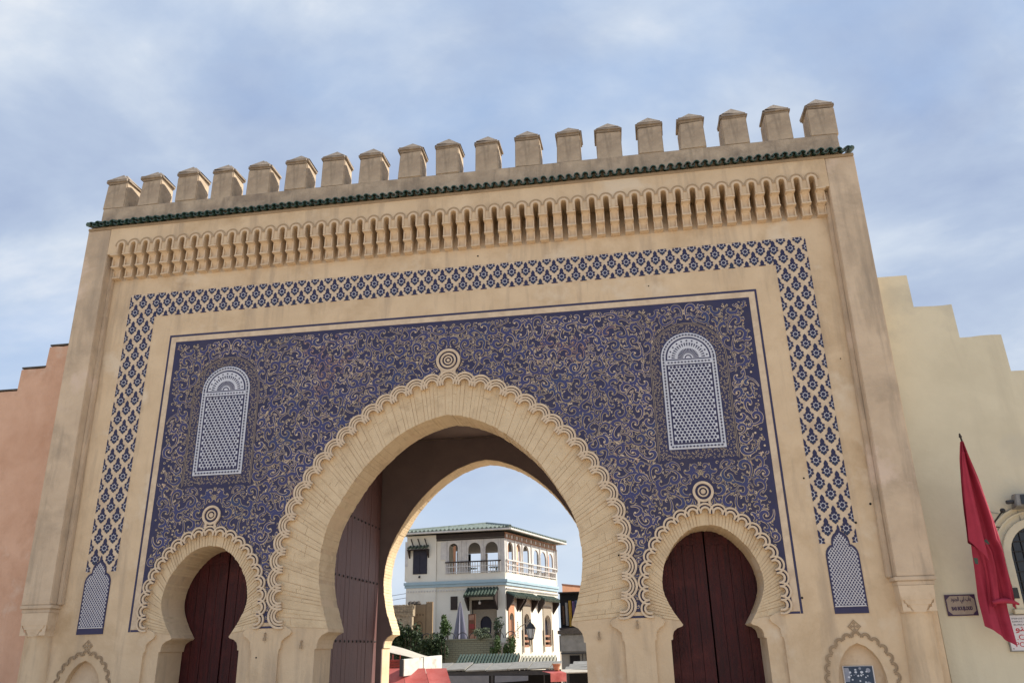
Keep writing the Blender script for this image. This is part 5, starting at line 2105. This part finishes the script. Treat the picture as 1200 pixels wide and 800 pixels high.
# wall lantern on the sunlit corner
lp_ = at(622, 740, 30.6)
lb = tuple(lp_)
lan = thing('street_lantern', 'glazed street lantern on an iron arm beside the sunlit white wall', 'lantern', lb)
x, y, z = lp_
m2 = MB()
m2.lathe([(0.13, -0.30), (0.24, 0.16)], lp_, 6)
part('glazing', m2, 'glass', lan, lb)
m2 = MB()
m2.lathe([(0.27, 0.162), (0.26, 0.20), (0.15, 0.38), (0.05, 0.46), (0.02, 0.55)], lp_, 6)
part('hood', m2, 'iron', lan, lb)
m2 = MB()
for k in range(6):
    an = PI / 3 * k
    m2.tube([(x + math.cos(an) * 0.135, y + math.sin(an) * 0.135, z - 0.3), (x + math.cos(an) * 0.245, y + math.sin(an) * 0.245, z + 0.16)], 0.014, 4)
m2.lathe([(0.05, -0.40), (0.15, -0.34), (0.15, -0.301)], lp_, 6)
part('cage', m2, 'iron', lan, lb)
m2 = MB()
q = Vector(wr_(2.0, 0.0, 2.9))
m2.tube([q, (q.x + 0.35, q.y - 0.6, 3.0), (x, y, z + 0.62), (x, y, z + 0.5)], 0.025, 6)
part('arm', m2, 'iron', lan, lb)

# ------------------------------------------------------------------ terrace in front of the house
m2 = MB()
a, b = at(500, 748, 28), at(583, 752, 28)
m2.box(-9.6, -3.86, 28.0, 28.3, -2.2, 2.13)
base = (-6.7, 28.15, -2.0)
ter = thing('terrace_wall', 'pale green brick terrace wall below the white house', 'wall', base)
part('wall_core', m2, 'mortar', ter, base)
brick_me = None
bmx = MB()
bmx.box(0, 0.30, -0.014, 0.0, 0, 0.082)
brick_me = bmx.mesh('brick', ['terrace'])
cnt = 0
rest = MB()
for r_ in range(11):
    z = 1.04 + r_ * 0.099
    x = -6.9 + (0.16 if r_ % 2 else 0)
    while x < -4.2:
        if cnt < 300:
            link('brick', brick_me, ter, (x - base[0], 28.0 - base[1] - 0.001, z - base[2]))
            cnt += 1
        x += 0.32
m2 = MB()
m2.box(-9.6, -3.8, 27.94, 28.34, 2.131, 2.20)
part('coping', m2, 'terrace', ter, base)
link('terrace_floor', (lambda m_: (m_.box(-9.6, -3.9, 28.31, 33.2, 1.9, 2.0), m_.mesh('terrace_floor', ['greywall']))[1])(MB()), kind='structure')
# row of iron hoops along the wall top
for k in range(9):
    cx = -8.1 + 0.62 * k
    m2 = MB()
    m2.tube([(cx + math.cos(PI * j / 10) * 0.27, 28.14, 2.2 + math.sin(PI * j / 10) * 0.30) for j in range(11)], 0.022, 5)
    nth = ('first', 'second', 'third', 'fourth', 'fifth', 'sixth', 'seventh', 'eighth', 'ninth')[k]
    o = single('iron_hoop', m2, 'iron', '%s thin iron hoop from the left along the terrace wall top' % nth, 'railing', (cx, 28.14, 2.2), 'iron hoops along the terrace wall')

# closed parasol
pb_ = (-6.13, 30.0, 2.0)
par_ = thing('parasol', 'closed lilac grey parasol standing on the terrace', 'parasol', pb_)
m2 = MB()
m2.tube([(-6.13, 30, 2.0), (-6.13, 30, 4.1)], 0.025, 6)
part('pole', m2, 'darkwood', par_, pb_)
m2 = MB()
vs, fs = [], []
lv_ = [(4.05, 0.03), (3.7, 0.10), (3.2, 0.17), (2.7, 0.24), (2.3, 0.31), (2.22, 0.30)]
for z, r_ in lv_:
    for j in range(32):
        an = 2 * PI * j / 32
        rr = r_ * (1 + 0.28 * math.cos(an * 8))
        vs.append((-6.13 + math.cos(an) * rr, 30 + math.sin(an) * rr, z))
for i in range(len(lv_) - 1):
    for j in range(32):
        fs.append((i * 32 + j, (i + 1) * 32 + j, (i + 1) * 32 + (j + 1) % 32, i * 32 + (j + 1) % 32))
m2.add(vs, fs)
part('canopy', m2, 'lilac', par_, pb_)

# orange-brown menu board by the porch
m2 = MB()
m2.box(-6.02, -5.62, 31.6, 31.68, 2.0, 3.52)
bb = (-5.82, 31.64, 2.0)
mbd_ = thing('display_board', 'orange brown carved board standing beside the porch', 'board', bb)
part('board', m2, 'orangewood', mbd_, bb)
for z in (2.25, 2.75, 3.2):
    m2 = MB()
    m2.box(-5.96, -5.68, 31.585, 31.599, z, z + 0.26)
    part('panel', m2, 'brownpaint' if z != 2.75 else 'redpaint', mbd_, bb)

# tan panel with the outline of a fort
fb_ = (-8.40, 31.0, 2.0)
ft = thing('fort_panel', 'tan panel cut like a small crenellated fort standing against the white house', 'panel', fb_)
m2 = MB()
poly = [(-8.95, 2.0), (-7.88, 2.0), (-7.88, 4.12)]
for k in range(4):
    x = -7.88 - 0.09 - 0.09 * k
    poly += [(-7.88 - 0.1 * k, 4.12), (-7.88 - 0.1 * k, 4.20), (-7.94 - 0.1 * k, 4.20), (-7.94 - 0.1 * k, 4.12)]
poly += [(-8.24, 4.12), (-8.24, 4.08), (-8.95, 4.08)]
q = []
for p in poly:
    if not q or math.dist(p, q[-1]) > 1e-4:
        q.append(p)
m2.prism(q, 30.9, 31.1)
part('panel_board', m2, 'fort', ft, fb_)
m2 = MB()
m2.box(-8.26, -8.23, 30.885, 30.899, 2.0, 4.08)
part('edge_strip', m2, 'tanmark', ft, fb_)
for k in range(3):
    m2 = MB()
    m2.box(-8.78 + 0.17 * k, -8.71 + 0.17 * k, 30.885, 30.899, 3.48, 3.58)
    part('loophole', m2, 'tanmark', ft, fb_)
m2 = MB()
o_, i_ = arch_line(-8.62, 0.20, 2.2, 3.0, 10), arch_line(-8.62, 0.16, 2.2, 3.0, 10)
m2.band(o_, i_, 30.885, 30.899)
part('arch_outline', m2, 'tanmark', ft, fb_)
# pots on the terrace ledge at the foot of the panel
for x, r_, nth in ((-8.75, 0.11, 'leftmost'), (-8.45, 0.13, 'middle'), (-8.15, 0.12, 'rightmost')):
    m2 = MB()
    m2.lathe([(r_ * 0.7, 0), (r_, 0.2), (r_ * 0.8, 0.3), (r_, 0.34)], (x, 29.6, 2.0 + 0.2), 10)
    m2.box(x - .1, x + .1, 29.5, 29.7, 2.0, 2.2)
    single('flower_pot', m2, 'shutter', '%s of the three small dark pots under the fort panel' % nth, 'pot', (x, 29.6, 2.0), 'dark pots under the fort panel')

# rubble stone wall on the left
base = (-9.6, 30.2, 0)
stw = thing('rubble_wall', 'broken top of a tan rubble stone wall left of the white house', 'wall', base)
m2 = MB()
m2.box(-11.6, -8.75, 30.05, 30.5, 3.45, 4.02)
m2.box(-11.6, -9.02, 30.10, 30.4, -2.0, 3.449)
part('wall_core', m2, 'stone', stw, base)
rr_ = random.Random(8)
for i in range(26):
    for j in range(4):
        x = -11.5 + i * 0.107 + rr_.uniform(-.02, .02)
        z = 3.52 + j * 0.135
        if z > 4.0 - 0.0:
            continue
        m2 = MB()
        w_, h_ = rr_.uniform(0.06, 0.10), rr_.uniform(0.09, 0.125)
        d_ = rr_.uniform(0.02, 0.06)
        m2.hexa([(x, 30.05 - d_, z), (x + w_, 30.05 - d_ * .7, z + .01), (x + w_, 30.06, z), (x, 30.06, z), (x + .01, 30.05 - d_, z + h_), (x + w_ - .01, 30.05 - d_, z + h_ - .01), (x + w_, 30.06, z + h_), (x, 30.06, z + h_)])
        part('stone', m2, 'stone', stw, base)
m2 = MB()
for x in (-11.5, -8.9):
    m2.box(x - .1, x + .1, 30.06, 30.4, -2.0, 3.499)
part('support', m2, 'stone', stw, base, kind='stuff')
m2 = MB()
for k in range(3):
    m2.lathe([(0.10, 0), (0.16, 0.05), (0.12, 0.16), (0.03, 0.2)], (-8.95 + 0.22 * k, 30.25, 4.0 + 0.022), 8)
part('topping_stone', m2, 'coping', stw, base, kind='stuff')


# ------------------------------------------------------------------ plants
def foliage(mb_, c, rx, ry, rz, n_, size, seed, lobes=7):
    g = random.Random(seed)
    lob = [(g.uniform(-.6, .6), g.uniform(-.6, .6), g.uniform(-.6, .6), g.uniform(.35, .6)) for _ in range(lobes)]
    k = 0
    while k < n_:
        l_ = g.choice(lob)
        v = Vector((g.gauss(0, 1), g.gauss(0, 1), g.gauss(0, 1))).normalized() * l_[3] * g.uniform(0.55, 1.08)
        p_ = Vector((c[0] + (l_[0] + v.x) * rx, c[1] + (l_[1] + v.y) * ry, c[2] + (l_[2] + v.z) * rz))
        a = Vector((g.uniform(-1, 1), g.uniform(-1, 1), g.uniform(-.4, 1))).normalized()
        b = a.orthogonal().normalized()
        b.rotate(Matrix.Rotation(g.uniform(0, 6.28), 3, a))
        d = a.cross(b)
        s_ = size * g.uniform(0.6, 1.3)
        mb_.add([p_ - b * s_, p_ + d * s_ * .45, p_ + b * s_, p_ - d * s_ * .45], [(0, 1, 2, 3)])
        k += 1


def shrub(name, label, cat, x, y, z0, zc, rx, ry, rz, n_, size, leaf, seed, group=None):
    b_ = (x, y, z0)
    t = thing(name, label, cat, b_, group)
    m3 = MB()
    g = random.Random(seed)
    for k in range(4):
        an = g.uniform(0, 6.28)
        m3.tube([(x, y, z0), (x + math.cos(an) * rx * .2, y + math.sin(an) * ry * .2, (z0 + zc) / 2), (x + math.cos(an) * rx * .5, y + math.sin(an) * ry * .5, zc + rz * .3)], [0.045, 0.03, 0.012], 5)
    part('stem', m3, 'bark', t, b_)
    m3 = MB()
    foliage(m3, (x, y, zc), rx, ry, rz, n_, size, seed + 1)
    part('foliage', m3, leaf, t, b_)
    return t


shrub('climbing_shrub', 'tall dark shrub at the left under the rubble wall', 'shrub', -9.15, 27.3, -2, 2.3, 0.75, 0.7, 1.5, 1900, 0.085, 'leaf_dark', 1)
shrub('climbing_shrub', 'dark bushy shrub in front of the fort panel', 'shrub', -8.05, 27.2, -2, 2.0, 0.65, 0.7, 1.15, 1700, 0.08, 'leaf_dark', 5)
shrub('climbing_shrub', 'dark shrub right of the fort panel hanging over the terrace wall', 'shrub', -7.15, 27.3, -2, 1.75, 0.6, 0.5, 0.85, 1300, 0.075, 'leaf_dark', 9)
shrub('climbing_shrub', 'low dark shrub below the small tree', 'shrub', -6.42, 27.4, -2, 1.85, 0.42, 0.4, 0.75, 900, 0.07, 'leaf_dark', 13)
tb = (-6.62, 29.2, 2.0)
tr = thing('small_tree', 'small pointed green tree left of the closed parasol', 'tree', tb)
m2 = MB()
m2.tube([(-6.62, 29.2, 2.0), (-6.62, 29.2, 2.9)], [0.05, 0.03], 6)
part('trunk', m2, 'bark', tr, tb)
m2 = MB()
foliage(m2, (-6.62, 29.2, 2.80), 0.36, 0.36, 0.62, 900, 0.075, 31)
part('crown', m2, 'leaf_mid', tr, tb)
shrub('round_bush', 'round grey green bush spilling over the terrace wall', 'bush', -4.55, 28.2, 2.2, 2.42, 0.5, 0.42, 0.36, 1100, 0.06, 'leaf_grey', 41)
shrub('trimmed_bush', 'green bush at the corner of the terrace wall', 'bush', -3.83, 27.5, -2, 1.75, 0.28, 0.3, 0.6, 800, 0.055, 'leaf_mid', 51)
shrub('trimmed_bush', 'green bush against the foot of the sunlit white wall', 'bush', -3.13, 27.6, -2, 1.72, 0.34, 0.34, 0.75, 1000, 0.055, 'leaf_mid', 57)
shrub('potted_shrub', 'dark slender shrub in front of the white corner pier', 'shrub', -3.95, 29.6, 2.0, 2.75, 0.32, 0.3, 0.6, 420, 0.06, 'leaf_dark', 63)

# ------------------------------------------------------------------ market stalls below
def tile_roof(label, x0, x1, y0, y1, z0, z1, n_, leaf_m, base_z=-2.0):
    b_ = ((x0 + x1) / 2, (y0 + y1) / 2, base_z)
    t = thing('stall_roof', label, 'roof', b_)
    m3 = MB()
    m3.hexa([(x0, y0, z0 - .1), (x1, y0, z0 - .1), (x1, y1, z1 - .1), (x0, y1, z1 - .1), (x0, y0, z0), (x1, y0, z0), (x1, y1, z1), (x0, y1, z1)])
    part('deck', m3, 'darkwood', t, b_)
    m3 = MB()
    for x in (x0 + .1, x1 - .1):
        for y in (y0 + .1, y1 - .1):
            m3.box(x - .05, x + .05, y - .05, y + .05, base_z, z0 - .1)
    part('post', m3, 'darkwood', t, b_, kind='stuff')
    for k in range(n_):
        x = x0 + (x1 - x0) * (k + .5) / n_
        m3 = MB()
        m3.tube([(x, y0 - .05, z0 + .04), (x, y1, z1 + .04)], (x1 - x0) / n_ * .40, 6)
        part('roof_tile', m3, leaf_m, t, b_)
    return t


tile_roof('dark green tiled stall roof below the terrace wall', -4.80, -2.05, 22.6, 23.6, 1.02, 1.42, 20, 'greentile2')
tile_roof('pale clay tiled stall roof at the foot of the white wall', -2.0, -0.40, 22.7, 23.5, 1.03, 1.30, 11, 'creamtile')
b_ = (-2.6, 20.4, -1.9)
st_ = thing('market_stall', 'long market stall with a grey board roof and grey sheets hanging in front', 'stall', b_)
rb_ = random.Random(2)
xs_ = [-5.35, -4.6, -3.75, -2.9, -2.05, -1.2, -0.35, 0.02]
for i in range(len(xs_) - 1):
    m2 = MB()
    dz = rb_.uniform(-.02, .02)
    m2.hexa([(xs_[i], 19.8, .88 + dz), (xs_[i + 1] - .03, 19.8, .90 + dz), (xs_[i + 1] - .03, 21.6, 1.12 + dz), (xs_[i], 21.6, 1.10 + dz), (xs_[i], 19.8, .93 + dz), (xs_[i + 1] - .03, 19.8, .95 + dz), (xs_[i + 1] - .03, 21.6, 1.17 + dz), (xs_[i], 21.6, 1.15 + dz)])
    part('roof_board', m2, 'plank', st_, b_)
m2 = MB()
m2.box(-5.3, -0.05, 19.86, 19.96, .70, .86)
part('fascia', m2, 'darkgrey', st_, b_)
m2 = MB()
for x in (-5.25, -2.68, -0.15):
    for y in (19.9, 21.5):
        m2.box(x - .05, x + .05, y - .05, y + .05, -1.95, .86 if y > 20 else .699)
part('post', m2, 'darkgrey', st_, b_, kind='stuff')
m2 = MB()
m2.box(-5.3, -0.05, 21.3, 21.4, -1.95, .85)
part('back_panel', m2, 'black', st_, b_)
for a, b, z0, z1 in ((-4.75, -2.8, .10, .73), (-2.56, -1.22, .44, .70)):
    m2 = MB()
    m2.hexa([(a, 19.75, z0), (b, 19.75, z0 + .06), (b, 19.79, z0 + .06), (a, 19.79, z0), (a, 19.82, z1), (b, 19.82, z1 - .02), (b, 19.855, z1 - .02), (a, 19.855, z1)])
    part('hanging_sheet', m2, 'banner', st_, b_)

# red canvas stall close to the gate, with the white metal box above it
b_ = (-3.4, 11.6, -1.2)
rs_ = thing('red_awning_stall', 'stall with faded red canvas awning just beyond the gate', 'stall', b_)
for i, (a, b) in enumerate(((-4.75, -3.92), (-3.905, -3.21), (-3.195, -2.55))):
    m2 = MB()
    dz = (0.03, 0.02, 0.01)[i]
    vs, fs = [], []
    for r_ in range(5):
        t = r_ / 4
        for j in range(7):
            u = j / 6
            vs.append((a + (b - a) * u + 0.62 * t, 11.15 - 1.5 * t, 1.18 + dz - 0.72 * t - 0.05 * math.sin(u * PI) * math.sin(t * PI) - 0.04 * math.sin(t * PI)))
    top_n = len(vs)
    vs += [(x, y, z - 0.012) for x, y, z in vs]
    for r_ in range(4):
        for j in range(6):
            k = r_ * 7 + j
            fs += [(k, k + 7, k + 8, k + 1), (top_n + k, top_n + k + 1, top_n + k + 8, top_n + k + 7)]
    m2.add(vs, fs)
    part('canvas', m2, 'redcloth', rs_, b_, smooth=True)
m2 = MB()
for x, y in ((-4.7, 11.2), (-2.6, 11.2), (-4.0, 9.75), (-1.95, 9.75)):
    m2.tube([(x, y, -1.2), (x, y, 1.1 if y > 11 else 0.42)], 0.03, 6)
part('post', m2, 'iron', rs_, b_, kind='stuff')
b_ = (-3.25, 11.5, 1.0)
bx_ = thing('metal_box', 'long weathered white metal box above the red awnings', 'box', b_)
mb = MB()
A0, A1 = at(473, 792, 10.6), at(518, 786.5, 12.1)
BH = at(472, 772, 10.6).z - A0.z
bk = Vector((-0.13, 0.09, 0))


def bxq(t0, t1, o, z0, z1, th):
    nn = Vector((0.81, -0.58, 0)) * o
    p, q = A0.lerp(A1, t0) + nn, A0.lerp(A1, t1) + nn
    return [(v.x, v.y, v.z + z0) for v in (p, q, q + bk * th, p + bk * th)] + [(v.x, v.y, v.z + z1 * BH / 0.43) for v in (p, q, q + bk * th, p + bk * th)]


mb.hexa(bxq(0, 0.49, 0, 0, 0.43, 1))
part('casing', mb, 'metalwhite', bx_, b_, bevel=0.01)
mb = MB()
mb.hexa(bxq(0.505, 1, 0, 0, 0.44, 1))
part('casing', mb, 'metalwhite', bx_, b_, bevel=0.01)
mb = MB()
mb.hexa(bxq(0.02, 0.98, -0.03, 0.03, 0.40, 0.9))
part('core', mb, 'darkgrey', bx_, b_)
mb = MB()
mb.hexa(bxq(-0.012, -0.004, -0.02, 0.0, 0.43, 1))
part('end_plate', mb, 'darkgrey', bx_, b_)
b_ = (-4.45, 11.6, 1.1)
rb2 = thing('red_crate', 'red painted slatted box beside the white metal box', 'box', b_)
for k in range(4):
    mb = MB()
    mb.box(-4.85, -4.03, 11.3, 11.7, 1.16 + 0.075 * k, 1.225 + 0.075 * k)
    part('slat', mb, 'redpaint', rb2, b_)
for x in (-4.27, -4.04):
    mb = MB()
    mb.tube([(x, 11.32, 1.1), (x, 11.32, 1.60)], 0.014, 5)
    part('upright', mb, 'redpaint', rb2, b_)
mb = MB()
vs, fs = [], []
for r_ in range(8):
    for j in range(10):
        u, t = j / 9, r_ / 7
        vs.append((-6.0 + 2.3 * u + 0.6 * t * 0, 12.6 + 2.4 * t, 2.03 - 0.64 * u + 0.018 * math.sin(u * 9 + t * 4) + 0.02 * t))
for r_ in range(7):
    for j in range(9):
        k = r_ * 10 + j
        fs.append((k, k + 1, k + 11, k + 10))
n0 = len(vs)
vs += [(x, y, z - .02) for x, y, z in vs]
fs += [tuple(i + n0 for i in f[::-1]) for f in fs]
mb.add(vs, fs)
b_ = (-4.8, 13.8, 1.4)
tp = thing('tarpaulin', 'pale tarpaulin sheet sloping behind the white metal box', 'tarpaulin', b_)
part('sheet', mb, 'tarp', tp, b_, smooth=True)
mb = MB()
for x, y, z in ((-5.95, 12.7, 1.85), (-3.75, 12.7, 1.2), (-5.95, 14.9, 1.75), (-3.75, 14.9, 1.1)):
    mb.tube([(x, y, -1.6), (x, y, z)], 0.03, 5)
part('post', mb, 'iron', tp, b_, kind='stuff')

# faded pink canopy with a clay pot
b_ = (0.1, 17.2, -1.75)
pk = thing('pink_canopy', 'small faded pink canopy at the right of the board roof', 'awning', b_)
mb = MB()
mb.add([(-0.36, 17.3, .90), (0.2, 17.5, .92), (0.54, 17.0, .84), (0.0, 16.7, .84), (0.0, 16.68, .55), (0.54, 16.95, .55)],
       [(0, 3, 2, 1), (3, 4, 5, 2)])
o = part('canvas', mb, 'redcloth', pk, b_)
md = o.modifiers.new('thick', 'SOLIDIFY')
md.thickness = 0.015
mb = MB()
for x, y in ((-0.3, 17.3), (0.2, 17.45), (0.5, 17.0), (0.03, 16.75)):
    mb.tube([(x, y, -1.75), (x, y, 0.83)], 0.02, 5)
part('post', mb, 'iron', pk, b_, kind='stuff')
mb = MB()
mb.lathe([(0.10, 0), (0.125, 0.1), (0.14, 0.19), (0.155, 0.19), (0.155, 0.225)], (0.16, 17.35, .915), 14)
single('clay_pot', mb, 'orangewall', 'orange clay pot standing on the pink canopy', 'pot', (0.16, 17.35, .915), smooth=True)

# grey rounded building on the right with a dark doorway
b_ = (0.7, 27.5, -2)
gb = thing('grey_building', 'low grey rendered building with rounded dark roof at the right of the arch view', 'building', b_)
mb = MB()
mb.box(-0.50, 2.6, 26.0, 29.5, 1.45, 2.28)
part('upper_wall', mb, 'greywall', gb, b_, bevel=0.06)
mb = MB()
poly = [(-0.56, 2.28)] + [(-0.56 + 3.2 * k / 12, 2.28 + 0.30 * math.sin(PI * (0.12 + 0.88 * k / 12)) ** 0.7) for k in range(13)] + [(2.64, 2.28)]
mb.prism(poly, 25.9, 29.6)
part('roof', mb, 'coping', gb, b_)
mb = MB()
mb.box(-0.45, 2.5, 26.25, 29.4, -2.0, 1.449)
part('wall', mb, 'greywall', gb, b_)
mb = MB()
mb.box(-0.05, 0.42, 26.2, 26.249, 0.2, 1.32)  # flat black slab, the dark of the opening put into its colour
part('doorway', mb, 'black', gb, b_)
mb = MB()
for x in (0.55, 0.72):
    mb.tube([(x, 26.22, 0.3), (x, 26.2, 1.4)], 0.02, 5)
mb.tube([(-0.45, 26.0, 1.42), (2.5, 26.0, 1.42)], 0.03, 5)
part('pipe', mb, 'darkgrey', gb, b_, kind='stuff')
b_ = (0.9, 18.6, -1.85)
rsh = thing('market_stall', 'low stall of tilted grey and tan boards at the right pier', 'stall', b_)
rg = random.Random(12)
for i in range(4):
    mb = MB()
    x0_, y0_ = 0.25 + 0.12 * i, 18.0 + 0.45 * i
    z_ = .78 + 0.085 * i
    mb.hexa([(x0_, y0_, z_), (x0_ + 1.5, y0_ - .1, z_ + .02), (x0_ + 1.5, y0_ + .5, z_ + .10), (x0_, y0_ + .5, z_ + .10), (x0_, y0_, z_ + .035), (x0_ + 1.5, y0_ - .1, z_ + .055), (x0_ + 1.5, y0_ + .5, z_ + .135), (x0_, y0_ + .5, z_ + .135)])
    part('roof_board', mb, ('tarp', 'plank', 'plank', 'greywall')[i], rsh, b_)
mb = MB()
for x in (0.5, 1.7):
    for y in (18.2, 19.6):
        mb.box(x - .04, x + .04, y - .04, y + .04, -1.85, .8)
part('post', mb, 'darkgrey', rsh, b_, kind='stuff')
mb = MB()
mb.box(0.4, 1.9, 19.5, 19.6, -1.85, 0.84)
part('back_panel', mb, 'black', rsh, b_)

# orange house and the shop hung with textiles
b_ = (1.2, 32.5, -2)
oh = thing('orange_house', 'orange rendered house behind the hanging textiles', 'house', b_)
mb = MB()
mb.hexa([(-0.70, 31.15, -2), (3.2, 34.6, -2), (3.2, 37, -2), (-0.6, 34.5, -2), (-0.70, 31.15, 4.86), (3.2, 34.6, 4.6), (3.2, 37, 4.6), (-0.6, 34.5, 4.86)])
part('wall', mb, 'orangewall', oh, b_)
mb = MB()
mb.hexa([(-0.72, 31.1, 4.862), (3.25, 34.55, 4.602), (3.25, 37.05, 4.602), (-0.62, 34.55, 4.862), (-0.72, 31.1, 4.93), (3.25, 34.55, 4.67), (3.25, 37.05, 4.67), (-0.62, 34.55, 4.93)])
part('coping', mb, 'orangewood', oh, b_)
b_ = (-0.2, 30.3, -2)
sp = thing('textile_shop', 'dark open shop front hung with textiles beside the white house', 'shop', b_)
mb = MB()
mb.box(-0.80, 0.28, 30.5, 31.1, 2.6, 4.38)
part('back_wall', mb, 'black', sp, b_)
mb = MB()
mb.box(-0.85, 0.34, 30.0, 31.1, 2.55, 2.65)
mb.box(-0.85, 0.34, 30.2, 31.1, 4.381, 4.44)
mb.box(-0.82, -0.72, 30.9, 31.1, -2, 2.549)
mb.box(0.2, 0.3, 30.9, 31.1, -2, 2.549)
part('frame', mb, 'darkwood', sp, b_)
for i, (x, w_, z0, z1) in enumerate(((-0.70, .13, 2.8, 3.75), (-0.52, .14, 2.75, 3.9), (-0.34, .15, 2.7, 4.0), (-0.14, .12, 2.72, 3.95), (0.0, .11, 2.8, 4.0), (0.14, .12, 2.85, 3.9))):
    mb = MB()
    vs, fs = [], []
    for r_ in range(7):
        for j in range(7):
            u, t = j / 6, r_ / 6
            vs.append((x + w_ * u + 0.02 * t, 30.3 + 0.03 * math.sin(u * 9 + i) - 0.02 * t, z1 + (z0 - z1) * t))
    for r_ in range(6):
        for j in range(6):
            k = r_ * 7 + j
            fs.append((k, k + 7, k + 8, k + 1))
    mb.add(vs, fs)
    names = ['ochre brown', 'grey', 'mustard yellow', 'violet', 'dark blue', 'red']
    single('hanging_textile', mb, 'cloth%d' % (4, 3, 0, 1, 5, 2)[i], '%s cloth hanging in the textile shop front' % names[i], 'textile', (x, 30.3, z1), 'textiles hung in the shop front')

# thin wires strung left of the house
mb = MB()
for dz in (0.0, 0.25):
    p, q = Vector((-16, 33, 4.9 + dz)), Vector(wl(6.0, 0.05, 4.62 + dz))
    mb.tube([p.lerp(q, t / 8) - Vector((0, 0, 0.35 * math.sin(PI * t / 8))) for t in range(9)], 0.012, 4)
single('overhead_wire', mb, 'iron', 'pair of thin wires strung across to the left corner of the white house', 'wire', (-10, 33.4, 4.7))
